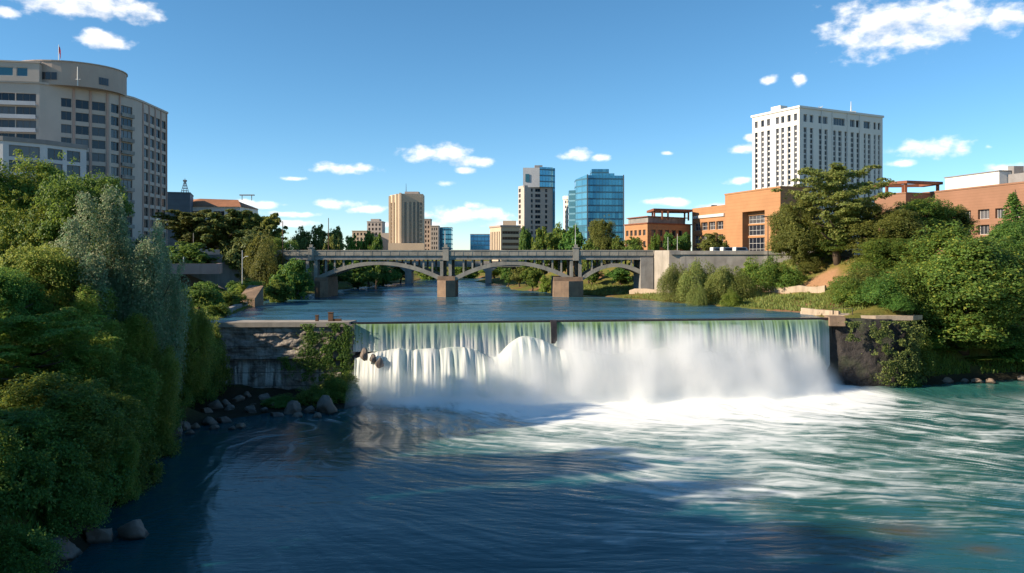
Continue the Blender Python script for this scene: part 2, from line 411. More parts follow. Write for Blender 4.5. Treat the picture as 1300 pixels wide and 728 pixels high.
# snap the front rows to the crest line
UYs = np.where(uo > -0.12, LIPA[1]+(UX-LIPA[0])*LD[1]/LD[0]+0.12/LD[0], UY)
UYs = np.where((UX < -28.6), np.maximum(UY, 142.6), UYs)
u_me = grid_mesh('upper_river', UX, UYs, UZ)
rip = sstep(0.62, 0.8, fbm(UX*0.05, UY*0.35, 121, 4))*sstep(2, 30, -uo)
def upper_mat():
    mt, nt, bs, N, L = new_mat('upper_river_water')
    n0 = noise(nt, 1.0, 3, 0.5, stretch=(0.03, 0.10, 1))
    L.new(mixc(nt, ramp(nt, n0, 0.35, 0.65), (0.024, 0.085, 0.13), (0.035, 0.115, 0.17)), bs.inputs['Base Color'])
    L.new(ramp(nt, n0, 0.35, 0.65, 0.10, 0.3), bs.inputs['Roughness']); bs.inputs['IOR'].default_value = 1.33
    h = mnode(nt, 'ADD', noise(nt, 1.0, 5, 0.65, stretch=(0.35, 1.0, 1)), mnode(nt, 'MULTIPLY', noise(nt, 1.0, 3, 0.5, stretch=(0.07, 0.22, 1)), 2.0))
    bump(nt, bs, h, 0.5, 0.3)
    return mt
uw = link('upper_river', u_me, upper_mat()); tag(uw, 'calm blue river above the fall', kind='structure')

# ------------------------------------------------------------------ the fall
def fall_pt(s, o, z): return (LIPA[0]+LD[0]*s+LN[0]*o, LIPA[1]+LD[1]*s+LN[1]*o, z)
ns = 620
S1 = np.linspace(0.3, LIPL-0.2, ns)
# curtain: a sheet pouring over the crest
tt = np.linspace(0, 1, 60)
SS, TT = np.meshgrid(S1, tt, indexing='ij')
wob = (fbm(SS*1.3, SS*0+3, 201, 3)-0.5)
zbot = np.interp(S1/LIPL, [0, 0.24, 0.27, 0.30, 0.33, 0.40, 0.97, 1.0], [7.6, 7.6, 5.5, 3.0, 6.0, 1.0, 0.5, 4.0])[:, None]
ZZ = 12.36-(12.36-zbot)*TT**1.15
drop = 12.36-ZZ
OO = 0.28+0.62*np.sqrt(np.clip(drop, 0, None))+wob*0.5*np.sqrt(drop*0.4+0.01)+0.12*(fbm(SS*3.1, TT*1.5, 210, 3)-.5)*np.sqrt(drop)
edge = 1-sstep(LIPL-3.2, LIPL-0.2, SS)                     # the sheet curls in at its right end
OO = OO*(0.35+0.65*edge)
X = LIPA[0]+LD[0]*SS+LN[0]*OO; Y = LIPA[1]+LD[1]*SS+LN[1]*OO
f_me = grid_mesh('curtain', X, Y, ZZ)
str1 = fbm(SS*2.2+0.3*wob, TT*0.35, 220, 5, 0.75); str2 = fbm(SS*7.0, TT*0.6, 231, 3, 0.7)
stk = 0.6*norm(str1)+0.4*norm(str2)
whit = np.clip(0.16+0.60*sstep(0, 4.5, drop)+0.12*stk*(0.5+0.5*sstep(0, 2, drop))+0.10*norm(fbm(SS*0.25, SS*0, 240, 3))*sstep(0, 4, drop), 0.0, 1)
attr(f_me, 'white', whit); attr(f_me, 'streak', 0.5+0.15*stk)
# cascade: white water bursting over ledges at the foot
vv = np.linspace(0, 1, 70)
SS, VV = np.meshgrid(np.linspace(0.6, LIPL-1.2, ns), vv, indexing='ij')
q = SS[:, 0]/LIPL
ztop = np.interp(q, [0, 0.03, 0.08, 0.15, 0.20, 0.245, 0.265, 0.285, 0.305, 0.335, 0.375, 0.42, 0.50, 0.62, 0.75, 0.88, 0.97, 1.0],
                    [6.6, 7.6, 8.3, 8.2, 8.5, 8.3, 6.6, 6.4, 8.8, 10.7, 9.9, 7.8, 6.6, 7.8, 7.0, 7.8, 7.8, 6.2])
kk = np.exp(-0.5*(np.arange(-14, 15)/5.5)**2); kk /= kk.sum(); ztop = np.convolve(np.pad(ztop, 14, mode='edge'), kk, 'valid')
ztop = ztop+1.4*(fbm(SS[:, 0]*0.35, SS[:, 0]*0, 251, 3)-0.5)*sstep(0.36, 0.45, q)
s1 = SS[:, 0]+1.2*(fbm(SS[:, 0]*.2, SS[:, 0]*0, 259, 2)-.5); lobw = 5.3
tong = np.sqrt(np.clip(1-((s1 % lobw)/lobw*2-1)**2, 0, 1)); tamp = sstep(0.05, 0.10, q)*(1-sstep(0.25, 0.275, q))
lob = fbm(SS[:, 0]*0.42, SS[:, 0]*0, 261, 2)-0.5+0.34*tong*tamp; ztop = ztop+(0.45*tong-.3)*tamp
o0 = np.interp(q, [0, 0.25, 0.29, 0.335, 0.4, 1.0], [1.2, 1.5, 2.0, 2.4, 2.2, 0.6])
o1 = np.interp(q, [0, 0.05, 0.15, 0.25, 0.335, 0.5, 0.8, 0.97, 1.0], [4.5, 6.0, 8.5, 9.5, 10.0, 8.5, 5.8, 2.4, 1.6])+lob*3.0
pw = np.interp(q, [0, 0.25, 0.3, 0.335, 0.4, 1], [3.2, 2.6, 2.0, 1.9, 1.9, 1.9])
V2 = VV
OO = o0[:, None]+(o1-o0)[:, None]*V2
ZZ = ztop[:, None]*(1-V2**pw[:, None])-0.35
rid = norm(fbm(SS*0.95, VV*0.4, 270, 3)); rid2 = norm(fbm(SS*2.4, VV*0.8, 280, 3))
OO = OO+(0.24*rid+0.09*rid2)*sstep(0.03, 0.4, VV)
ZZ = ZZ+(0.10*rid+0.03*rid2)*sstep(0.0, 0.15, VV)*(1-VV)
X = LIPA[0]+LD[0]*SS+LN[0]*OO; Y = LIPA[1]+LD[1]*SS+LN[1]*OO
c_me = grid_mesh('cascade', X, Y, ZZ)
wh = np.clip(0.84+0.07*rid+0.06*rid2-0.12*((1-tong)*tamp)[:, None]*sstep(.1, .5, VV), 0, 1)
attr(c_me, 'white', wh); attr(c_me, 'streak', 0.5+0.1*rid+0.1*rid2)
def fall_mat():
    mt, nt, bs, N, L = new_mat('falling_water')
    a = N('ShaderNodeAttribute'); a.attribute_name = 'white'; s = N('ShaderNodeAttribute'); s.attribute_name = 'streak'
    c = mixc(nt, ramp(nt, a.outputs['Fac'], 0.0, 0.35), (0.22, 0.38, 0.12), (0.42, 0.60, 0.50))
    c = mixc(nt, ramp(nt, a.outputs['Fac'], 0.3, 0.95), c, (0.88, 0.90, 0.90))
    L.new(c, bs.inputs['Base Color']); bs.inputs['Roughness'].default_value = 0.45; bs.inputs['IOR'].default_value = 1.33
    bs.inputs['Specular IOR Level'].default_value = 0.25
    bump(nt, bs, s.outputs['Fac'], 0.2, 0.2)
    tr = N('ShaderNodeBsdfTranslucent'); L.new(mixc(nt, 0.35, c, (0.75, 0.95, 0.65)), tr.inputs[0])
    mx = N('ShaderNodeMixShader'); mx.inputs[0].default_value = 0.42
    L.new(bs.outputs[0], mx.inputs[1]); L.new(tr.outputs[0], mx.inputs[2]); L.new(mx.outputs[0], nt.nodes['Material Output'].inputs['Surface'])
    return mt
FM = fall_mat()
fall = empty('waterfall', fall_pt(LIPL/2, 2, 0), 'broad white waterfall pouring over the long straight weir', None)
fall['kind'] = 'structure'
for me, nm in ((f_me, 'curtain'), (c_me, 'cascade')):
    me.transform(Matrix.Translation(-Vector(fall.location))); link(nm, me, FM, fall)

# spray hanging over the foot of the fall
def mist():
    x0, x1, y0, y1, z0, z1 = 0.0, LIPL+6, -24.0, 1.0, 0.15, 12.2
    bm = bmesh.new(); box(bm, x0, x1, y0, y1, z0, z1)
    me = bpy.data.meshes.new('mist'); bm.to_mesh(me); bm.free()
    mt = bpy.data.materials.new('spray_mist'); mt.use_nodes = True; nt = mt.node_tree; nt.nodes.clear(); N = nt.nodes.new; L = nt.links
    out = N('ShaderNodeOutputMaterial'); pv = N('ShaderNodeVolumePrincipled')
    pv.inputs['Color'].default_value = (0.97, 0.98, 0.985, 1); pv.inputs['Anisotropy'].default_value = 0.2
    tc = N('ShaderNodeTexCoord'); sp = N('ShaderNodeSeparateXYZ'); L.new(tc.outputs['Object'], sp.inputs[0])
    x, y, z = sp.outputs
    o = mnode(nt, 'MULTIPLY', y, -1.0)
    nz = noise(nt, 0.16, 3, 0.55, vec=tc.outputs['Object'], stretch=(1.0, 1.0, 0.8))
    nx = noise(nt, 0.22, 2, 0.5, vec=tc.outputs['Object'], stretch=(1.0, 0.25, 0.12))
    top = N('ShaderNodeFloatCurve')
    cv = top.mapping.curves[0]
    pts = [(0.0, 0.14), (0.06, 0.30), (0.2, 0.36), (0.26, 0.40), (0.335, 0.66), (0.40, 0.72), (0.5, 0.80), (0.62, 0.86), (0.75, 0.82), (0.82, 0.84), (0.89, 0.70), (1.0, 0.0)]
    cv.points[0].location = pts[0]; cv.points[1].location = pts[-1]
    for p in pts[1:-1]: cv.points.new(*p)
    top.mapping.update()
    L.new(mnode(nt, 'DIVIDE', mnode(nt, 'ADD', x, mnode(nt, 'MULTIPLY', o, 0.75)), LIPL+4), top.inputs['Value'])
    ht = mnode(nt, 'MAXIMUM', mnode(nt, 'MULTIPLY', top.outputs[0], 12.5), 0.25)
    far = mnode(nt, 'POWER', mnode(nt, 'ABSOLUTE', mnode(nt, 'DIVIDE', mnode(nt, 'SUBTRACT', o, 5.0), 11.0)), 2.0)
    e = mnode(nt, 'SUBTRACT', 1.0, mnode(nt, 'DIVIDE', z, ht))
    e = mnode(nt, 'SUBTRACT', e, far)
    e = mnode(nt, 'ADD', e, mnode(nt, 'MULTIPLY', mnode(nt, 'SUBTRACT', nz, 0.5), 1.3))
    e = mnode(nt, 'ADD', e, mnode(nt, 'MULTIPLY', mnode(nt, 'SUBTRACT', nx, 0.5), 0.9))
    d = ramp(nt, e, -0.25, 0.75, 0.0, 1.0)
    dens = mnode(nt, 'MULTIPLY', mnode(nt, 'MULTIPLY', d, ramp(nt, top.outputs[0], 0.05, 0.7, 0.35, 1.0)), MIST_D)
    L.new(dens, pv.inputs['Density']); L.new(pv.outputs[0], out.inputs['Volume'])
    ob = link('mist', me, mt, None, (LIPA[0], LIPA[1], 0), (0, 0, math.atan2(LD[1], LD[0])))
    tag(ob, 'white spray rising from the foot of the waterfall', 'mist', None, 'stuff')
MIST_D = 0.5
mist()
# ------------------------------------------------------------------ shared building materials
M = {}
M['concrete'] = surf('pale_concrete', (0.40, 0.36, 0.31), (0.30, 0.27, 0.23), 0.85, 0.25, True)
M['concrete_grey'] = surf('grey_concrete', (0.30, 0.29, 0.27), (0.20, 0.19, 0.18), 0.85, 0.3, True)
M['bridge'] = surf('bridge_concrete', (0.33, 0.31, 0.265), (0.23, 0.215, 0.185), 0.85, 0.35, True)
M['pier'] = surf('brown_pier_stone', (0.29, 0.20, 0.135), (0.20, 0.14, 0.10), 0.9, 0.5, True, brick=0.6)
M['tan'] = surf('tan_facade', (0.49, 0.425, 0.375), (0.435, 0.375, 0.33), 0.85, 0.1, False, 0.1)
M['pink'] = surf('rosy_pilaster', (0.44, 0.30, 0.25), (0.40, 0.27, 0.225), .85, .2, False, .1)
M['tan_dark'] = surf('brown_grey_facade', (0.42, 0.35, 0.30), (0.38, 0.31, 0.27), 0.85, 0.1, False, 0.1)
M['greyblue'] = surf('light_grey_facade', (0.52, 0.53, 0.55), (0.45, 0.46, 0.48), 0.8, 0.15, False, 0.1)
M['white'] = surf('white_facade', (0.72, 0.70, 0.66), (0.64, 0.62, 0.58), 0.8, 0.08, False, 0.08)
M['beige'] = surf('beige_facade', (0.56, 0.44, 0.32), (0.48, 0.38, 0.28), 0.85, 0.08, False, 0.08)
M['orange'] = surf('orange_brick', (0.41, 0.215, 0.105), (0.36, 0.185, 0.09), 0.88, 0.15, False, 0.1, brick=1.2)
M['redbrick'] = surf('red_brown_brick', (0.29, 0.155, 0.10), (0.25, 0.135, 0.085), 0.88, 0.15, False, 0.1, brick=0.9)
M['terracotta'] = surf('terracotta_roof', (0.36, 0.16, 0.085), (0.28, 0.13, 0.07), 0.85, 0.3, False, 0.2)
M['roof_grey'] = surf('grey_roof', (0.26, 0.25, 0.25), (0.20, 0.19, 0.19), 0.85, 0.2)
M['slate'] = surf('blue_grey_cladding', (0.10, 0.14, 0.18), (0.08, 0.11, 0.15), 0.6, 0.2, False, 0.05, brick=3.0)
M['rust'] = surf('rusty_brown_steel', (0.25, 0.09, 0.045), (0.19, 0.07, 0.04), 0.7, 0.6)
M['dark_metal'] = surf('dark_metal', (0.035, 0.034, 0.035), (0.05, 0.045, 0.04), 0.5, 1.0, False, 0)
M['wood_pole'] = surf('brown_wood_pole', (0.14, 0.085, 0.055), (0.10, 0.06, 0.04), 0.85, 1.0)
M['pale_metal'] = surf('pale_metal', (0.62, 0.62, 0.60), (0.55, 0.55, 0.53), 0.45, 1.0, False, 0)
M['red'] = surf('red_cloth', (0.55, 0.03, 0.04), (0.45, 0.02, 0.03), 0.8, 1.0, False, 0)
M['frame'] = surf('window_frame_brown', (0.20, 0.17, 0.15), (0.17, 0.15, 0.13), 0.6, 1.0, False, 0)
M['frame_pale'] = surf('window_frame_pale', (0.55, 0.55, 0.54), (0.5, 0.5, 0.49), 0.6, 1.0, False, 0)
M['asphalt'] = surf('asphalt', (0.055, 0.055, 0.055), (0.045, 0.045, 0.045), 0.9, 0.6)
M['glass'] = glass_mat('window_glass', (0.010, 0.014, 0.024), (0.12, 0.12, 0.13), 0.1, 0, 0.4)
M['glass_teal'] = glass_mat('teal_glass', (0.015, 0.09, 0.14), (0.03, 0.15, 0.21))
M['glass_brown'] = glass_mat('brown_window_glass', (0.05, 0.035, 0.03), (0.18, 0.12, 0.08))

WIN = {}
def window_mesh(w, h, nx, nz, glass, frame, fw=0.14):
    k = (round(w, 1), round(h, 1), nx, nz, glass, frame)
    if k in WIN: return WIN[k]
    w, h = k[0], k[1]
    bm = bmesh.new()
    v = [bm.verts.new(p) for p in ((0,0,0),(w,0,0),(w,0,h),(0,0,h))]; bm.faces.new(v)
    def bar(x0, x1, z0, z1): box(bm, x0, x1, -0.10, -0.01, z0, z1, 1)
    bar(0, w, 0, fw); bar(0, w, h-fw, h); bar(0, fw, fw, h-fw); bar(w-fw, w, fw, h-fw)
    for i in range(1, nx): bar(w*i/nx-fw*.4, w*i/nx+fw*.4, fw, h-fw)
    jt = 0.34 if nz > 10 else fw*.35
    for j in range(1, nz): bar(fw, w-fw, h*j/nz-jt, h*j/nz+jt)
    me = bpy.data.meshes.new('window'); bm.normal_update(); bm.to_mesh(me); bm.free()
    me.materials.append(M[glass]); me.materials.append(M[frame]); WIN[k] = me
    return me
def facade(bm, A, B, zb, zt, ops=(), depth=0.4, mi=0):
    """wall from A to B (outside on the right-hand side) with real recessed openings (u0,u1,z0,z1)"""
    ax, ay = A; bx, by = B; Ln = math.hypot(bx-ax, by-ay); dx, dy = (bx-ax)/Ln, (by-ay)/Ln; nx, ny = dy, -dx
    us = sorted({0.0, Ln, *[o[0] for o in ops], *[o[1] for o in ops]}); zs = sorted({zb, zt, *[o[2] for o in ops], *[o[3] for o in ops]})
    cache = {}
    def P(u, z, d=0.0):
        k = (round(u, 4), round(z, 4), d)
        if k not in cache: cache[k] = bm.verts.new((ax+dx*u-nx*d, ay+dy*u-ny*d, z))
        return cache[k]
    def inside(u, z): return any(o[0] < u < o[1] and o[2] < z < o[3] for o in ops)
    for i in range(len(us)-1):
        for j in range(len(zs)-1):
            if inside((us[i]+us[i+1])/2, (zs[j]+zs[j+1])/2): continue
            bm.faces.new((P(us[i], zs[j]), P(us[i+1], zs[j]), P(us[i+1], zs[j+1]), P(us[i], zs[j+1]))).material_index = mi
    for (u0, u1, z0, z1) in [o[:4] for o in ops]:
        dd = depth+0.05
        for a, b in (((u0,z0),(u1,z0)), ((u1,z0),(u1,z1)), ((u1,z1),(u0,z1)), ((u0,z1),(u0,z0))):
            q = [bm.verts.new((ax+dx*u-nx*d, ay+dy*u-ny*d, z)) for u, z, d in ((a[0],a[1],0),(b[0],b[1],0),(b[0],b[1],dd),(a[0],a[1],dd))]
            bm.faces.new(q).material_index = mi
def add_windows(root, A, B, ops, glass='glass', frame='frame', depth=0.4, nx=2, nz=1, name='window'):
    ax, ay = A; bx, by = B; Ln = math.hypot(bx-ax, by-ay); dx, dy = (bx-ax)/Ln, (by-ay)/Ln; th = math.atan2(dy, dx)
    for o in ops:
        u0, u1, z0, z1 = o[:4]
        mx = o[4] if len(o) > 4 else nx; mz = o[5] if len(o) > 5 else nz; gl = o[6] if len(o) > 6 else glass
        me = window_mesh(u1-u0, z1-z0, mx, mz, gl, frame)
        ob = bpy.data.objects.new(name, me); COL.objects.link(ob); ob.parent = root
        px, py = ax+dx*u0+dy*-depth, ay+dy*u0+dx*depth
        ob.location = (px-root.location.x, py-root.location.y, z0-root.location.z); ob.rotation_euler = (0, 0, th)
        ob.scale = ((u1-u0)/round(u1-u0, 1), 1, (z1-z0)/round(z1-z0, 1))
def grid(Ln, cols, zs, wf=0.62, u0=0.0, u1=None, h=None, **k):
    u1 = Ln if u1 is None else u1; p = (u1-u0)/cols
    return [(u0+p*(i+.5-wf/2), u0+p*(i+.5+wf/2), z, z+h) for i in range(cols) for z in zs]
def building(name, label, cat, foot, zb, zt, edges, mat, glass='glass', frame='frame', depth=0.4, group=None, nx=2, nz=1, parapet=0.8, roofmat='roof_grey', win='window'):
    """foot counter-clockwise; edges: {edge index: openings}"""
    cx = sum(p[0] for p in foot)/len(foot); cyy = sum(p[1] for p in foot)/len(foot)
    root = empty(name, (cx, cyy, zb), label, cat, group)
    bm = bmesh.new(); n = len(foot)
    for i in range(n):
        A, B = foot[i], foot[(i+1) % n]
        facade(bm, A, B, zb, zt, edges.get(i, ()), depth)
    bmesh.ops.remove_doubles(bm, verts=bm.verts, dist=0.001)
    bm_obj('wall', bm, [M[mat]], root)
    bm = bmesh.new()
    f = [bm.verts.new((x, y, zt-parapet)) for x, y in foot]; bm.faces.new(f); bm_obj('roof', bm, [M[roofmat]], root)
    for i, ops in edges.items(): add_windows(root, foot[i], foot[(i+1) % n], ops, glass, frame, depth-0.02, nx, nz, win)
    return root
def coping(root, foot, z, mat, out=0.3, h=0.6, name='cornice'):
    """a band round the roof edge standing proud of the wall"""
    n = len(foot); bm = bmesh.new()
    cx = sum(p[0] for p in foot)/n; cyy = sum(p[1] for p in foot)/n
    def offs(d):
        r = []
        for i in range(n):
            a, b, c = foot[i-1], foot[i], foot[(i+1) % n]
            n1 = Vector((b[1]-a[1], -(b[0]-a[0]))).normalized(); n2 = Vector((c[1]-b[1], -(c[0]-b[0]))).normalized()
            m = (n1+n2); m = m/max(0.3, m.dot(n1)); r.append((b[0]+m.x*d, b[1]+m.y*d))
        return r
    o = offs(out); i_ = offs(-0.5)
    vo0 = [bm.verts.new((*p, z)) for p in o]; vo1 = [bm.verts.new((*p, z+h)) for p in o]; vi0 = [bm.verts.new((*p, z)) for p in i_]; vi1 = [bm.verts.new((*p, z+h)) for p in i_]
    for i in range(n):
        j = (i+1) % n
        for q in ((vo0[i], vo0[j], vo1[j], vo1[i]), (vo1[i], vo1[j], vi1[j], vi1[i]), (vi1[i], vi1[j], vi0[j], vi0[i]), (vi0[i], vi0[j], vo0[j], vo0[i])): bm.faces.new(q)
    return bm_obj(name, bm, [M[mat]], root)
def bxpart(root, name, mat, *args):
    bm = bmesh.new(); box(bm, *args); return bm_obj(name, bm, [M[mat]], root)
def rect(A, B, d):
    """footprint: front edge A->B, depth d behind it, counter-clockwise"""
    ax, ay = A; bx, by = B; Ln = math.hypot(bx-ax, by-ay); nx, ny = -(by-ay)/Ln, (bx-ax)/Ln
    return [A, B, (bx+nx*d, by+ny*d), (ax+nx*d, ay+ny*d)]
def W(px, Y): return (px-650)/1000*Y
def Zp(py, Y): return CAMZ+(325-py)/1000*Y

# ------------------------------------------------------------------ big curved hotel, left bank
def hotel():
    foot = [(-186, 268), (-163.5, 272.5), (-162.5, 274), (-147, 288), (-143.8, 299), (-143.6, 306), (-144.5, 330), (-160, 345), (-190, 345)]
    zb, zt = 23, 84.2
    zs = [zt-7.0-4.62*k for k in range(12)]
    L1 = math.hypot(15.5, 14); L2 = math.hypot(3.2, 11); L4 = math.hypot(.9, 24)
    e2 = [(u, u+w, z, z+3.1) for (u, w) in ((5.0, 3.3), (9.6, 4.3), (14.9, 4.5)) for z in zs]
    e2 += []
    e3 = [(0.5, 4.3, z, z+3.2) for z in zs]
    e3b = [(5.0, 11.0, z, z+3.6, 3, 1) for z in zs]
    e5 = [(0.95+5.7*i, 0.95+5.7*i+4.5, z, z+3.3) for i in range(4) for z in zs]
    e0 = [(u, u+6.3, z, z+3.4, 3, 1) for u in (1.5, 9.0, 15.6) for z in zs]
    root = building('curved_hotel', 'tan curved high-rise with rows of dark windows above the left bank trees', 'building', foot, zb, zt,
                    {0: e0, 2: e2, 3: e3+e3b, 5: e5}, 'tan', nx=2)
    coping(root, foot, zt-0.1, 'tan', 0.45, 0.75)
    def pil(A, B, us, out=.32, w=.34):
        ax, ay = A; bx, by = B; Ln = math.hypot(bx-ax, by-ay); d = Vector(((bx-ax)/Ln, (by-ay)/Ln)); nn = Vector((d.y, -d.x)); a = Vector(A)
        for u in us:
            bm = bmesh.new(); prism(bm, [tuple(a+d*(u+p)+nn*q) for p, q in ((-w, .01), (-w, out), (w, out), (w, .01))], zb, zt-.15); bm_obj('pilaster', bm, [M['pink']], root)
    pil(foot[5], foot[6], [0.4+5.7*i for i in range(5)]); pil(foot[2], foot[3], (9.0, 14.4, 20.0)); pil(foot[3], foot[4], (4.65,))
    # balcony slabs and rails of the bays
    def bal(A, B, u0, u1, z, out, mat='concrete_grey'):
        ax, ay = A; bx, by = B; Ln = math.hypot(bx-ax, by-ay); d = Vector(((bx-ax)/Ln, (by-ay)/Ln)); nn = Vector((d.y, -d.x)); a = Vector(A)
        bm = bmesh.new()
        p = [a+d*u0+nn*0.02, a+d*u0+nn*out, a+d*u1+nn*out, a+d*u1+nn*0.02]
        prism(bm, [tuple(q) for q in p], z-0.45, z+0.0)
        q0 = [a+d*u0+nn*(out-0.12), a+d*u0+nn*(out-.02), a+d*u1+nn*(out-.02), a+d*u1+nn*(out-0.12)]
        prism(bm, [tuple(q) for q in q0], z+0.003, z+0.95)
        bm_obj('balcony', bm, [M[mat]], root)
    for z in zs: bal(foot[3], foot[4], 4.9, 11.2, z-0.25, 1.0)
    for z in zs[:6]:
        bal(foot[0], foot[1], 1.2, 7.9, z-0.35, 1.2, 'greyblue'); bal(foot[0], foot[1], 8.6, 22.1, z-0.35, 1.2, 'greyblue')
    # upper left block with the teal windows
    f2 = [(-190, 266.8), (-163.2, 271.9), (-166, 290), (-190, 290)]
    bm = bmesh.new(); ops = [(2.5, 8.0, 86.4, 89.2), (12.5, 19.0, 86.4, 89.4), (20.1, 23.6, 86.4, 89.4)]
    for i in range(4): facade(bm, f2[i], f2[(i+1) % 4], 84.6, 91.2, ops if i == 0 else ())
    bm_obj('upper_block', bm, [M['tan']], root); add_windows(root, f2[0], f2[1], ops, 'glass_teal', 'frame_pale', 0.38, 1, 1)
    coping(root, f2, 91.1, 'tan', 0.35, 0.5); bm = bmesh.new(); bm.faces.new([bm.verts.new((*p, 91.0)) for p in f2]); bm_obj('roof', bm, [M['roof_grey']], root)
    # round drum penthouse
    ctr = Vector((-163.4, 291)); rr = 19.5; bm = bmesh.new(); n = 40
    drum = [(ctr.x+rr*math.cos(2*math.pi*k/n), ctr.y+rr*0.86*math.sin(2*math.pi*k/n)) for k in range(n)]
    prism(bm, drum, 84.3, 92.5); bm_obj('drum_penthouse', bm, [M['tan_dark']], root, smooth=False)
    bm = bmesh.new(); cxy = [(ctr.x+(rr+.35)*math.cos(2*math.pi*k/n), ctr.y+(rr*.86+.35)*math.sin(2*math.pi*k/n)) for k in range(n)]
    prism(bm, cxy, 92.5, 92.85); bm_obj('drum_roof', bm, [M['tan_dark']], root)
    for k, (a0, a1, z0, z1) in enumerate(((-1.72, -1.32, 86.0, 88.6), (-0.62, -0.42, 85.8, 88.4))):
        bm = bmesh.new()
        for s in range(4):
            t0 = a0+(a1-a0)*s/4; t1 = a0+(a1-a0)*(s+.9)/4
            v = [bm.verts.new((ctr.x+(rr+.15)*math.cos(t), ctr.y+(rr*.86+.15)*math.sin(t), z)) for t, z in ((t0, z0), (t1, z0), (t1, z1), (t0, z1))]
            bm.faces.new(v)
        bm_obj('window', bm, [M['glass']], root)
    # pale lower wing in front
    f3 = [(-190, 243), (-159, 246), (-151, 254), (-144, 266.5), (-165, 280), (-190, 280)]
    zt3 = 61.5; z3 = [zt3-5.6-4.75*k for k in range(7)]
    L0 = math.hypot(31, 3); L1 = math.hypot(8, 8); L2 = math.hypot(7, 12.5)
    o0 = [(u, u+6.6, z, z+3.6, 3, 1) for u in (5.5, 14.0, 22.6) for z in z3]
    o1 = [(1.6, 10.2, z, z+3.6, 3, 1) for z in z3]; o2 = [(1.2, 6.2, z, z+3.6, 2, 1) for z in z3]+[(7.6, 12.2, z, z+3.6, 2, 1) for z in z3]
    w2 = building('apartment_wing', 'pale grey lower apartment block with wide windows in front of the curved high-rise', 'building', f3, 23, zt3, {0: o0, 1: o1, 2: o2}, 'greyblue', nx=3)
    coping(w2, f3, zt3-0.9, 'roof_grey', 0.35, 1.4)
hotel()
def flagpole():
    Y = 283; x = W(74.5, Y); r = empty('flagpole', (x, Y, 93.4), 'thin flagpole with a red flag on the roof of the curved high-rise', 'flagpole')
    bm = bmesh.new(); tube(bm, [(x, Y, 93.4), (x, Y, Zp(57, Y))], [0.16, 0.09], 6); bm_obj('pole', bm, [M['pale_metal']], r)
    bm = bmesh.new(); zt = Zp(58, Y); n = 6
    for s in (0, 1):
        pass
    rows = []
    for i in range(n+1):
        t = i/n; rows.append([bm.verts.new((x+.1+0.75*t, Y+0.25*math.sin(t*5), zt-0.2-t*1.5)), bm.verts.new((x+.1+0.75*t, Y+0.25*math.sin(t*5+.6), zt-2.6-t*2.4))])
    for a, b in zip(rows, rows[1:]): bm.faces.new((a[0], b[0], b[1], a[1]))
    bmesh.ops.solidify(bm, geom=bm.faces[:], thickness=0.05); bm_obj('flag', bm, [M['red']], r)
    Y = 276; x = W(98.5, Y); r = empty('rooftop_mast', (x, Y, 84.1), 'white mast standing before the round penthouse wall', 'mast')
    bm = bmesh.new(); tube(bm, [(x, Y, 84.1), (x, Y, Zp(85, Y))], [0.22, 0.14], 6)
    bm_obj('pole', bm, [M['pale_metal']], r); bm = bmesh.new(); tube(bm, [(x-1.0, Y, Zp(101, Y)), (x+1.0, Y, Zp(101, Y))], 0.1, 5); bm_obj('crossarm', bm, [M['pale_metal']], r)
flagpole()

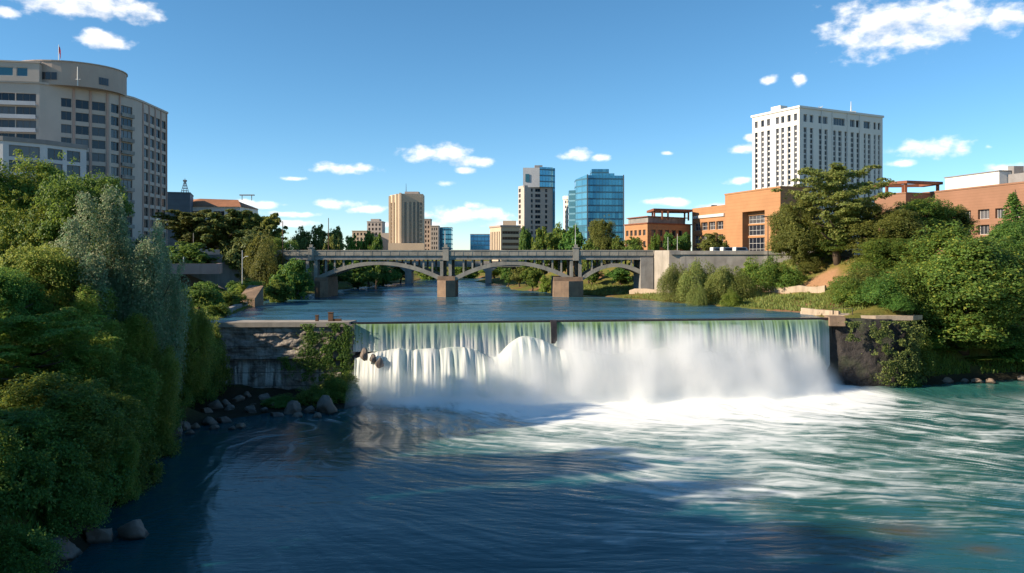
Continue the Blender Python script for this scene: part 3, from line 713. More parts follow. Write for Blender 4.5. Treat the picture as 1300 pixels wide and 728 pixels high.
# ------------------------------------------------------------------ far left buildings
def far_left():
    Y = 380
    f = rect((W(205, Y), Y), (W(237, Y), Y+4), 22)
    r = building('slate_office', 'dark blue-grey office block with a small lattice steeple on its roof', 'building', f, 22, Zp(243.5, Y), {}, 'slate')
    coping(r, f, Zp(245, Y), 'slate', 0.2, 0.5)
    x = W(226, Y); bm = bmesh.new(); z0 = Zp(245, Y); z1 = Zp(229, Y)
    for sx in (-1, 1):
        for sy in (-1, 1): tube(bm, [(x+1.5*sx, Y+8+1.5*sy, z0), (x+.25*sx, Y+8+.25*sy, z1)], 0.16, 5)
    for k in range(5):
        t = k/5; q = 1.5-1.25*t; z = z0+(z1-z0)*t
        for a, b in (((-q,-q),(q,-q)),((q,-q),(q,q)),((q,q),(-q,q)),((-q,q),(-q,-q))): tube(bm, [(x+a[0], Y+8+a[1], z+.4), (x+b[0], Y+8+b[1], z+.4)], 0.11, 4)
    box(bm, x-.7, x+.7, Y+7.3, Y+8.7, z1, z1+.9); tube(bm, [(x, Y+8, z1+.9), (x, Y+8, Zp(224, Y))], [0.18, 0.05], 5)
    bm_obj('steeple', bm, [M['slate']], r)
    Y = 400
    A = (W(236, Y), Y); B = (W(303, Y), Y+2); C = (W(326, Y+22), Y+24); D = (W(236, Y+24), Y+26)
    foot = [A, B, C, D]; zt = Zp(262.5, Y)
    L0 = math.hypot(B[0]-A[0], B[1]-A[1]); L1 = math.hypot(C[0]-B[0], C[1]-B[1])
    o = [(3, 11.5, zt-5.2, zt-2.2, 5, 1), (13.5, 19, zt-5.2, zt-2.2, 3, 1), (20.5, 24.5, zt-5.2, zt-2.2, 2, 1)]+[(2.5+u*4.4, 5.7+u*4.4, zt-11, zt-7.5, 2, 1) for u in range(5)]
    r = building('pale_hall', 'long white building with a terracotta hipped roof behind dark umbrella trees', 'building', foot, 22, zt, {0: o, 1: [(3, 7, zt-5, zt-2.2), (11, 15, zt-5, zt-2.2)]}, 'white', parapet=0.3, frame='frame_pale')
    bm = bmesh.new(); e = 0.8
    lo = [bm.verts.new(p) for p in ((A[0]-e, A[1]-e, zt), (B[0]+e, B[1]-e, zt), (C[0]+e, C[1], zt), (D[0]-e, D[1], zt))]
    hi = [bm.verts.new(p) for p in ((A[0]+4, A[1]+8, zt+4.6), (B[0]-4, B[1]+9, zt+4.2), (C[0]-9, C[1]-7, zt+4.2), (D[0]+4, D[1]-9, zt+4.6))]
    for i in range(4): bm.faces.new((lo[i], lo[(i+1) % 4], hi[(i+1) % 4], hi[i]))
    bm.faces.new(hi); bm.faces.new(lo[::-1]); bm_obj('hipped_roof', bm, [M['terracotta']], r)
    bm = bmesh.new(); x0 = W(297, Y); z = zt+4.3
    for x in (x0, x0+5): tube(bm, [(x, Y+12, z-.4), (x, Y+12, z+2.2)], 0.2, 5)
    box(bm, x0-1.2, x0+6.4, Y+11.2, Y+12.8, z+2.2, z+2.7); bm_obj('roof_frame', bm, [M['roof_grey']], r)
far_left()

# ------------------------------------------------------------------ downtown towers
def towers():
    # beige tower with ribbed left side
    Y = 520; zt = Zp(246, Y); A = (W(495, Y+14), Y+14); B = (W(509, Y), Y); C = (W(537, Y+3), Y+3)
    D = (C[0]-1, C[1]+18); E = (A[0]+1, A[1]+8); foot = [A, B, C, D, E]
    zs = [zt-7.5-2.95*k for k in range(12)]
    L0 = math.hypot(B[0]-A[0], B[1]-A[1]); L1 = math.hypot(C[0]-B[0], C[1]-B[1])
    o1 = []
    for u in (2.2, 5.4, 8.0, 10.6): o1 += [(u, u+1.5, zs[-1], zs[0]+2.0, 1, 14)]
    o1 += [(12.6, 13.8, z, z+1.9, 1, 1) for z in zs]
    o0 = [(1.6+u*4.6, 3.2+u*4.6, zs[-1]-1, zs[0]+2.2, 1, 14) for u in range(3)]
    r = building('beige_tower', 'beige ribbed tower with an antenna, tallest block beyond the left bridge span', 'building', foot, 20, zt, {0: o0, 1: o1}, 'beige', glass='glass_brown')
    for t in (0.02, 0.36, 0.70, 0.985):
        x = A[0]+(B[0]-A[0])*t; y = A[1]+(B[1]-A[1])*t; bxpart(r, 'rib', 'beige', x-.9, x+.5, y-1.0, y+.8, 30, zt+0.5-1.2*(1-t))
    bxpart(r, 'roof_box', 'tan_dark', B[0]+2, C[0]-3, Y+3.5, Y+12, zt-.5, zt+1.6)
    bxpart(r, 'podium', 'beige', A[0]+1.5, C[0]+1.5, Y-3.2, Y-0.6, 20, Zp(309, Y)); bm = bmesh.new()
    x = W(514, Y); tube(bm, [(x, Y+6, zt+1.5), (x, Y+6, Zp(232, Y))], [0.22, 0.08], 5); bm_obj('antenna', bm, [M['dark_metal']], r)
    # stepped blocks either side
    def block(px0, px1, top, Y, d, mat, name, label, cols, rows, glass='glass', sl=0):
        A = (W(px0, Y), Y); B = (W(px1, Y+sl), Y+sl); L0 = math.hypot(B[0]-A[0], B[1]-A[1]); zt = Zp(top, Y)
        zs = [zt-3.2-3.3*k for k in range(rows)]; ops = grid(L0, cols, zs, 0.55, 0.4, L0-.4, h=1.9) if cols else []
        f = rect(A, B, d); r = building(name, label, 'building', f, 20, zt, {0: ops}, mat, glass=glass, depth=0.3)
        coping(r, f, zt-.3, mat, 0.25, 0.6); return r
    r = block(447, 466, 293.5, 560, 14, 'beige', 'low_beige_block', 'small beige block at the far left end of the downtown skyline', 4, 4)
    r = block(466, 485, 281.5, 575, 14, 'tan', 'stepped_block', 'tan stepped block with a narrow raised top, left of the ribbed tower', 4, 7)
    bxpart(r, 'raised_top', 'tan', W(470, 575), W(481, 575), 577, 586, Zp(282, 575), Zp(278, 575))
    bxpart(r, 'side_wing', 'tan', W(484, 575), W(495, 575), 574.2, 586, 20, Zp(296, 575))
    block(538, 546.5, 278.5, 560, 10, 'tan_dark', 'slim_grey_tower', 'slim grey-brown tower standing right against the beige ribbed tower', 2, 10)
    block(546.5, 556.5, 287, 552, 10, 'tan', 'narrow_grey_tower', 'shorter grey-brown tower next to the small blue glass block', 3, 9)
    def curtain(px0, px1, top, Y, d, name, label, tint, sl=0, fl=3.4, bay=1.6, parts=None):
        A = (W(px0, Y), Y); B = (W(px1, Y+sl), Y+sl); f = rect(A, B, d); zt = Zp(top, Y)
        r = empty(name, (A[0], A[1], 20), label, 'building'); bm = bmesh.new(); prism(bm, f, 20, zt)
        bm_obj('curtain_wall', bm, [tint], r); coping(r, f, zt-.05, 'roof_grey', 0.1, 0.5); return r, f, zt
    def curtain_mat(name, a, b, fl, bay):
        mt, nt, bs, N, L = new_mat(name); tc = N('ShaderNodeTexCoord'); s = N('ShaderNodeSeparateXYZ'); L.new(tc.outputs['Object'], s.inputs[0])
        h = mnode(nt, 'ADD', s.outputs[0], mnode(nt, 'MULTIPLY', s.outputs[1], 1.0))
        cb = N('ShaderNodeCombineXYZ'); L.new(mnode(nt, 'FLOOR', mnode(nt, 'DIVIDE', h, bay)), cb.inputs[0]); L.new(mnode(nt, 'FLOOR', mnode(nt, 'DIVIDE', s.outputs[2], fl)), cb.inputs[1])
        wn = N('ShaderNodeTexWhiteNoise'); wn.noise_dimensions = '2D'; L.new(cb.outputs[0], wn.inputs['Vector'])
        big = noise(nt, 0.06, 3); f = mnode(nt, 'ADD', mnode(nt, 'MULTIPLY', wn.outputs['Value'], 0.55), mnode(nt, 'MULTIPLY', ramp(nt, big, .35, .65), 0.45))
        c = mixc(nt, f, a, b)
        fz = mnode(nt, 'FRACT', mnode(nt, 'DIVIDE', s.outputs[2], fl)); fx = mnode(nt, 'FRACT', mnode(nt, 'DIVIDE', h, bay))
        ln = mnode(nt, 'MAXIMUM', ramp(nt, fz, 0.74, 0.78), mnode(nt, 'MULTIPLY', ramp(nt, fx, 0.86, 0.9), 0.7))
        c = mixc(nt, mnode(nt, 'MULTIPLY', ln, 0.6), c, (0.05, 0.09, 0.12))
        L.new(c, bs.inputs['Base Color']); L.new(ramp(nt, ln, 0, 1, 0.06, 0.5), bs.inputs['Roughness']); bs.inputs['Metallic'].default_value = 0.55
        return mt
    blue = curtain_mat('blue_curtain_glass', (0.03, 0.14, 0.24), (0.10, 0.34, 0.47), 3.4, 1.9)
    pale = curtain_mat('pale_blue_glass', (0.08, 0.27, 0.40), (0.16, 0.40, 0.52), 3.4, 2.4)
    deep = curtain_mat('deep_blue_glass', (0.02, 0.12, 0.30), (0.04, 0.20, 0.40), 3.4, 3.0)
    curtain(556.5, 573, 289.5, 570, 14, 'small_glass_block', 'small pale blue glass block right of the grey-brown towers', pale)
    curtain(597, 622, 298, 640, 14, 'distant_glass_block', 'low deep blue glass block alone on the horizon above the middle arch', deep)
    # slab-sided parking and office block
    Y = 430; A = (W(622, Y+16), Y+16); B = (W(636, Y), Y); C = (W(660, Y+4), Y+4); foot = [A, B, C, (C[0]-1, C[1]+20), (A[0], A[1]+10)]; zt = Zp(287, Y)
    r = building('banded_office', 'pale low office with long horizontal window bands beside the tall grey tower', 'building', foot, 20, zt, {0: [(1.2+2.6*k, 2.4+2.6*k, 26, zt-3) for k in range(6)], 1: [(0.8, math.hypot(C[0]-B[0], 4)-.6, z, z+1.6, 6, 1) for z in (zt-4.4, zt-7.6, zt-10.8, zt-14.0)]}, 'beige', glass='glass_brown', depth=0.7)
    coping(r, foot, zt-.5, 'tan_dark', 0.5, 0.9); bxpart(r, 'roof_box', 'beige', B[0]+1, C[0]-2, Y+4, Y+14, zt-.5, Zp(280, Y))
    # grey tower with glass crown
    Y = 450; A = (W(658, Y+8), Y+8); B = (W(665.5, Y), Y); C = (W(702, Y+5), Y+5); foot = [A, B, C, (C[0], C[1]+17), (A[0]+1, A[1]+12)]; zt = Zp(235.5, Y)
    zs = [zt-3.6-3.05*k for k in range(14)]; L1 = math.hypot(C[0]-B[0], C[1]-B[1])
    o1 = [(u, u+w, z, z+1.9, m, 1) for (u, w, m) in ((4.0, 1.2, 1), (6.6, 3.2, 2), (12.6, 1.4, 1)) for z in zs]
    o0 = [(0.8, 3.6, z, z+2.1, 1, 1) for z in zs]
    r = building('grey_tower', 'grey-beige tower with balconies and a glass-fronted crown, tallest in the middle', 'building', foot, 20, zt, {0: o0, 1: o1}, 'tan', depth=0.5)
    f2 = [(W(664, Y), Y+.5), (W(685, Y), Y+.8), (W(685, Y), Y+14), (W(664, Y)+.5, Y+14)]; bm = bmesh.new(); prism(bm, f2, zt-1, Zp(213, Y)); bm_obj('crown_wall', bm, [M['greyblue']], r)
    bm = bmesh.new(); prism(bm, [(W(685, Y), Y+.2), (W(702.5, Y), Y+3.6), (W(703, Y), Y+16), (W(685, Y), Y+14.5)], zt-.8, Zp(212, Y)); bm_obj('glass_crown', bm, [pale], r)
    bm = bmesh.new(); prism(bm, [(C[0]+.02, Y+4.5), (C[0]+1.2, Y+4.9), (C[0]+1.2, Y+17), (C[0]+.02, Y+16.5)], 22, Zp(212.5, Y)); bm_obj('glass_fin', bm, [blue], r)
    bxpart(r, 'roof_box', 'roof_grey', W(679, Y), W(689, Y), Y+4, Y+10, Zp(213.5, Y), Zp(209, Y)); bxpart(r, 'crown_window', 'glass_teal', W(667, Y), W(672, Y), Y+.3, Y+.45, zt+2, Zp(221, Y))
    bxpart(r, 'podium', 'beige', W(657, Y), W(700, Y), Y-3, Y-.6, 20, Zp(305, Y))
    # white round-ended tower
    Y = 480; cx = W(724, Y); rr = 4.2; zt = Zp(250.5, Y); n = 24; ring = [(cx+rr*math.cos(2*math.pi*k/n), Y+rr*math.sin(2*math.pi*k/n)) for k in range(n)]
    r = empty('round_tower', (cx, Y, 20), 'narrow white round tower half hidden by the blue glass tower', 'building'); bm = bmesh.new(); prism(bm, ring, 20, zt); bm_obj('wall', bm, [M['white']], r)
    for k in range(10):
        z = zt-4.0-3.0*k
        for a in (-2.5, -2.05, -1.6, -1.15):
            bm = bmesh.new(); v = [bm.verts.new((cx+(rr+.06)*math.cos(t), Y+(rr+.06)*math.sin(t), zz)) for t, zz in ((a, z), (a+.25, z), (a+.25, z+1.7), (a, z+1.7))]; bm.faces.new(v); bm_obj('window', bm, [M['glass_brown']], r)
    bm = bmesh.new(); prism(bm, [(cx+(rr+.4)*math.cos(2*math.pi*k/n), Y+(rr+.4)*math.sin(2*math.pi*k/n)) for k in range(n)], zt-1.6, zt+.5); bm_obj('crown_band', bm, [M['white']], r)
    # blue glass tower
    Y = 400; A = (W(731, Y+10), Y+10); B = (W(745, Y), Y); C = (W(792.5, Y+3), Y+3); zt = Zp(222.5, Y)
    r = empty('blue_glass_tower', (B[0], B[1], 20), 'tall blue glass office tower with a stepped top', 'building')
    bm = bmesh.new(); prism(bm, [B, C, (C[0], C[1]+18), (B[0], B[1]+18)], 20, zt); bm_obj('curtain_wall', bm, [blue], r)
    bm = bmesh.new(); prism(bm, [A, (B[0]-.01, B[1]+.05), (B[0]-.01, B[1]+17), (A[0], A[1]+9)], 20, [zt-1.2, zt+.3, zt+.3, zt-1.2]); bm_obj('side_wall', bm, [pale], r)
    bm = bmesh.new(); prism(bm, [(W(752, Y), Y+3), (W(774, Y), Y+3), (W(774, Y), Y+12), (W(752, Y), Y+12)], zt-.01, Zp(214, Y)); prism(bm, [(W(774.2, Y), Y+3), (W(781, Y), Y+3), (W(781, Y), Y+12), (W(774.2, Y), Y+12)], zt-.01, Zp(219.5, Y)); bm_obj('roof_block', bm, [blue], r)
    for t in (0.02, 0.98):
        x = B[0]+(C[0]-B[0])*t; bxpart(r, 'edge_fin', 'slate', x-.25, x+.25, Y-.4+3*t, Y-.05+3*t, 22, zt+.4)
    Af = (A[0]-.5, A[1]+1); bm = bmesh.new(); prism(bm, [(A[0]-3.2, A[1]+6), (A[0]-.05, A[1]+4), (A[0]-.05, A[1]+10), (A[0]-3.2, A[1]+10)], 20, zt-6.5); bm_obj('side_wing', bm, [pale], r)
towers()

# ------------------------------------------------------------------ orange brick buildings
def orange():
    # main block: tall part and lower wing share one long front that recedes to the left
    P = lambda t: (72.5+16.1*t, 317-57*t)                      # t=0 far (left) end, 1 near corner
    A, Mx, Bn = P(0), P(0.42), P(1)
    nrm = Vector((0.962, 0.272)); dep = 11
    back = lambda p, d=dep: (p[0]+nrm.x*d, p[1]+nrm.y*d)
    zL, zR = 43.6, 47.2
    Lr = math.hypot(Bn[0]-Mx[0], Bn[1]-Mx[1]); Ll = math.hypot(A[0]-Mx[0], A[1]-Mx[1])
    foot = [Mx, Bn, back(Bn), back(Mx)]
    r = empty('orange_brick_hall', (Bn[0], Bn[1], 20), 'large orange brick building with a deep tall glazed entrance recess', 'building')
    bm = bmesh.new(); u0, u1 = Lr*0.34, Lr*0.74
    rec = (u0, u1, 25.0, 40.2)
    facade(bm, Mx, Bn, 20, zR, [rec], 3.0)
    for i in (1, 2, 3): facade(bm, foot[i], foot[(i+1) % 4], 20, zR)
    bm_obj('wall', bm, [M['orange']], r)
    add_windows(r, Mx, Bn, [(u0, u1, 25.0, 31.0, 6, 3), (u0, u1, 31.8, 35.4, 6, 2), (u0, u1, 36.0, 38.9, 6, 2)], 'glass', 'frame_pale', 2.9)
    d = Vector((Bn[0]-Mx[0], Bn[1]-Mx[1])).normalized(); nn = Vector((d.y, -d.x)); m0 = Vector(Mx)
    for z0, z1 in ((31.0, 31.8), (35.4, 36.0), (38.9, 40.2)):
        bm = bmesh.new(); prism(bm, [tuple(m0+d*a-nn*b) for a, b in ((u0, 2.9), (u1, 2.9), (u1, 2.4), (u0, 2.4))][::-1], z0, z1); bm_obj('spandrel', bm, [M['orange']], r)
    coping(r, foot, zR-.05, 'orange', 0.2, 0.5)
    bm = bmesh.new(); bm.faces.new([bm.verts.new((*p, zR-1)) for p in foot]); bm_obj('roof', bm, [M['roof_grey']], r)
    foot2 = [A, (Mx[0]-.01, Mx[1]+.02), back(Mx, 10.9), back(A, 10.9)]
    rows = (34.6, 29.6, 25.0)
    ops = [(Ll*(0.06+0.23*i), Ll*(0.06+0.23*i+0.20), z, z+(3.1 if z > 26 else 3.6), 2, 2) for i in range(4) for z in rows]
    r2b = bmesh.new(); facade(r2b, foot2[0], foot2[1], 20, zL, ops, 0.9)
    for i in (1, 2, 3): facade(r2b, foot2[i], foot2[(i+1) % 4], 20, zL)
    bm_obj('wing_wall', r2b, [M['orange']], r); add_windows(r, foot2[0], foot2[1], ops, 'glass', 'frame_pale', 0.85)
    bm = bmesh.new(); a = Vector(A); prism(bm, [tuple(a+d*x+nn*y) for x, y in ((Ll*.04, .02), (Ll*.99, .02), (Ll*.99, .5), (Ll*.04, .5))][::-1], 39.4, 40.5); bm_obj('sunshade', bm, [M['pale_metal']], r)
    bm = bmesh.new(); bm.faces.new([bm.verts.new((*p, zL-.6)) for p in foot2]); bm_obj('wing_roof', bm, [M['roof_grey']], r)
    bxpart(r, 'roof_vent', 'dark_metal', A[0]+6, A[0]+8, A[1]-8, A[1]-6.5, zL-.6, zL+.9)
    # smaller neighbour with grey penthouse and steel roof frame
    Yc = 300; C0 = (W(822, Yc), Yc); L = (W(793, Yc+19), Yc+19); Rr = (W(877, 316), 316); Bk = (Rr[0]-9, Rr[1]+20); foot = [L, C0, Rr, (L[0]+10, L[1]+16)]
    zt = Zp(283.5, Yc); La = math.hypot(C0[0]-L[0], C0[1]-L[1]); Lb = math.hypot(Rr[0]-C0[0], Rr[1]-C0[1])
    o0 = [(1.4+3.7*i, 3.5+3.7*i, z, z+2.2, 1, 1) for i in range(5) for z in (zt-4.6, zt-9.0)]+[(1.4+7.4*i, 5.2+7.4*i, zt-14, zt-10.6, 2, 1) for i in range(2)]
    o1 = [(2.2+4.0*i, 4.6+4.0*i, z, z+2.4, 1, 1) for i in range(5) for z in (zt-4.8, zt-9.2)]
    r = building('orange_brick_office', 'smaller orange brick office with square windows and a steel frame on its roof', 'building', foot, 20, zt, {0: o0, 1: o1}, 'orange', depth=0.5)
    cen = Vector((sum(p[0] for p in foot)/4, sum(p[1] for p in foot)/4))
    ins = [tuple(Vector(p)*(0.86)+cen*0.14) for p in foot]; z2 = Zp(275, Yc)
    bm = bmesh.new(); prism(bm, ins, zt-.5, z2); bm_obj('penthouse', bm, [M['concrete_grey']], r); coping(r, ins, z2-.05, 'rust', 0.7, 0.35); coping(r, foot, zt-.2, 'rust', 0.35, 0.45)
    bm = bmesh.new(); z3 = Zp(266, Yc); X0, X1 = W(832, Yc+6), W(874, Yc+14)
    for x, y in ((X0, 308), (W(840, 306), 305), (W(848, 306), 306), (X1, 314), (X0+1, 318), (X1, 321)): box(bm, x-.3, x+.3, y-.3, y+.3, z2-1, z3-.3)
    bm_obj('frame_posts', bm, [M['rust']], r); bm = bmesh.new(); prism(bm, [(X0-1, 304), (X1+1, 311), (X1+1, 323), (X0-1, 320)], z3-.3, z3+.6); bm_obj('frame_top', bm, [M['rust']], r)
orange()

# ------------------------------------------------------------------ white tower, red brick block on the right
def right_city():
    C0 = (131.4, 360); L = (W(955, 386), 386); Rr = (W(1121, 386), 386.3); Bk = (L[0]+Rr[0]-C0[0], L[1]+Rr[1]-C0[1]); foot = [L, C0, Rr, Bk]
    zt = Zp(134.5, 360); La = math.hypot(C0[0]-L[0], C0[1]-L[1]); Lb = math.hypot(Rr[0]-C0[0], Rr[1]-C0[1])
    ztop = zt-6.2; zlow = 40
    top0 = [(La*u-1.0, La*u+1.0, zt-6.4, zt-3.2, 1, 1) for u in (.09, .23, .36, .55, .66, .79, .92)]
    st0 = [(La*u-.95, La*u+.95, zlow, zt-8.6, 1, 18) for u in (.09, .23, .36, .55, .66, .79, .92)]
    U = ((.066, 1), (.137, 1), (.243, 1.15), (.305, 1.0), (.40, 1.25), (.47, 1.15), (.54, .8), (.62, 1.1), (.69, 1.0), (.775, .8), (.83, 1.0), (.90, .7), (.955, .8))
    st1 = [(Lb*u-w*1.05, Lb*u+w*1.05, zlow, zt-9.6, 2, 18) for u, w in U]
    top1 = [(Lb*u-w*.9, Lb*u+w*.9, zt-7.0, zt-3.6, m, 1) for u, w, m in ((.066, 1.3, 1), (.137, 1.3, 1), (.27, 3.4, 3), (.45, 5.0, 5), (.62, 1.9, 2), (.685, 1.3, 1), (.80, 2.6, 2), (.90, 1.0, 1), (.955, 1.0, 1))]
    r = building('white_tower', 'big white office tower with vertical window strips, tallest on the right', 'building', foot, 20, zt, {0: top0+st0, 1: top1+st1}, 'white', depth=0.7, frame='frame_pale', win='window_strip')
    coping(r, foot, zt-.9, 'white', 0.5, 1.0)
    d = Vector((C0[0]-L[0], C0[1]-L[1])).normalized(); n = Vector((d.y, -d.x)); l0 = Vector(L)
    bm = bmesh.new(); p = [tuple(l0+d*u+n*v) for u, v in ((La*.43, .52), (La*.63, .52), (La*.63, -4), (La*.43, -4))]; prism(bm, p, zt-.8, zt+2.0); bm_obj('stair_head', bm, [M['white']], r)
    d1 = Vector((Rr[0]-C0[0], Rr[1]-C0[1])).normalized(); n1 = Vector((d1.y, -d1.x)); c0 = Vector(C0)
    for u in (.275, .40, .58, .73): # slim pilasters
        bm = bmesh.new(); p = [tuple(c0+d1*(Lb*u-Lb*.022+a)+n1*v) for a, v in ((-.25, .02), (.25, .02), (.25, .35), (-.25, .35))][::-1]; prism(bm, p, zlow, zt-1.0); bm_obj('pilaster', bm, [M['white']], r)
    q = c0+d1*(Lb*.71)-n1*5; bm = bmesh.new(); tube(bm, [(q.x, q.y, zt-1), (q.x, q.y, zt+6.5)], [.4, .12], 6); box(bm, q.x-2, q.x+2, q.y-1, q.y+1, zt-1, zt+1.6); bm_obj('antenna', bm, [M['pale_metal']], r)
    q = c0+d1*(Lb*.30)-n1*3; bm = bmesh.new(); tube(bm, [(q.x, q.y, zt-1), (q.x, q.y, zt+1.6)], [.3, .15], 6); tube(bm, [(q.x-1, q.y, zt+1.6), (q.x, q.y, zt+.8), (q.x+1, q.y, zt+1.8)], .18, 5); bm_obj('dish_mount', bm, [M['pale_metal']], r)
    # red brick block
    Bn = (W(1330, 222), 222); A = (W(1171, 270), 270); zt = 46.0; L0 = math.hypot(Bn[0]-A[0], Bn[1]-A[1])
    foot = [A, Bn, (Bn[0]+25, Bn[1]+8), (A[0]+25, A[1]+8)]
    ua = lambda px: next(t for t in np.linspace(0, 1, 2000) if (A[0]+(Bn[0]-A[0])*t)/(A[1]+(Bn[1]-A[1])*t) >= (px-650)/1000)*L0
    cols = [(ua(1219), ua(1232.5)), (ua(1241.5), ua(1256)), (ua(1263.5), ua(1275)), (ua(1283), ua(1296)), (ua(1306), ua(1318))]
    rows = [(zt-10.0, zt-7.0), (zt-14.8, zt-11.8), (zt-19.4, zt-16.6)]
    ops = [(u0, u1, z0, z1, 3, 1) for u0, u1 in cols for z0, z1 in rows]
    r = building('red_brick_block', 'long red-brown brick block above the right bank trees', 'building', foot, 20, zt, {0: ops}, 'redbrick', depth=1.0, frame='frame_pale')
    coping(r, foot, zt-.2, 'redbrick', 0.2, 0.5)
    d = Vector((Bn[0]-A[0], Bn[1]-A[1])).normalized(); n = Vector((d.y, -d.x)); a0 = Vector(A)
    u0, u1 = ua(1190), ua(1258); p = [tuple(a0+d*u-n*v) for u, v in ((u0, 3), (u1, 3), (u1, 16), (u0, 16))]
    bm = bmesh.new(); prism(bm, p, zt-.8, zt+4.7); bm_obj('white_penthouse', bm, [M['white']], r); coping(r, p, zt+4.6, 'roof_grey', .3, .3)
    u0, u1 = ua(1259), ua(1325); p = [tuple(a0+d*u-n*v) for u, v in ((u0, 6), (u1, 6), (u1, 16), (u0, 16))]
    bm = bmesh.new(); prism(bm, p, zt-.8, zt+3.6); bm_obj('grey_penthouse', bm, [M['roof_grey']], r)
    for px, w, h, mt in ((1249, 2.2, 1.6, 'pale_metal'), (1258, 3.0, 1.3, 'roof_grey'), (1279, 3.4, 1.9, 'roof_grey'), (1293, 3.5, 1.6, 'slate')):
        q = a0+d*ua(px)-n*9; bxpart(r, 'roof_unit', mt, q.x-w/2, q.x+w/2, q.y-1.5, q.y+1.5, zt+3.5, zt+4.9+h)
    # low brick block with pergola
    Y = 262; A = (W(1124, Y+6), Y+6); B = (W(1150, Y), Y); C = (W(1186, Y+4), Y+4); foot = [A, B, C, (C[0]+2, C[1]+10), (A[0]+1, A[1]+10)]; zt = Zp(245, Y)
    r = building('brick_terrace_block', 'low brick block carrying an open rust-red roof pergola', 'building', foot, 20, zt, {}, 'redbrick'); coping(r, foot, zt-.2, 'redbrick', .2, .4)
    z1 = Zp(231.5, Y); posts = ((A[0]+.8, A[1]+.6), (B[0]+.3, B[1]+.8), (C[0]+1.6, C[1]+.8), (C[0]-6, C[1]+9), (A[0]+5, A[1]+9.5))
    for x, y in posts: bxpart(r, 'pergola_post', 'rust', x-.4, x+.4, y-.4, y+.4, zt-.8, z1-.4)
    bm = bmesh.new(); fo = [(A[0]-.6, A[1]), (B[0], B[1]-.8), (C[0]+3, C[1]), (C[0]+2, C[1]+10.5), (A[0]+.5, A[1]+10.5)]; cxm = sum(p[0] for p in fo)/5; cym = sum(p[1] for p in fo)/5
    inn = [(cxm+(p[0]-cxm)*.72, cym+(p[1]-cym)*.72) for p in fo]
    for (z, ff) in ((0, None),):
        o0 = [bm.verts.new((*p, z1-.4)) for p in fo]; o1 = [bm.verts.new((*p, z1+.5)) for p in fo]; i0 = [bm.verts.new((*p, z1-.4)) for p in inn]; i1 = [bm.verts.new((*p, z1+.5)) for p in inn]
        for i in range(5):
            j = (i+1) % 5
            for q in ((o0[i], o0[j], o1[j], o1[i]), (o1[i], o1[j], i1[j], i1[i]), (i1[i], i1[j], i0[j], i0[i]), (i0[i], i0[j], o0[j], o0[i])): bm.faces.new(q)
    bm_obj('pergola_top', bm, [M['rust']], r)
right_city()
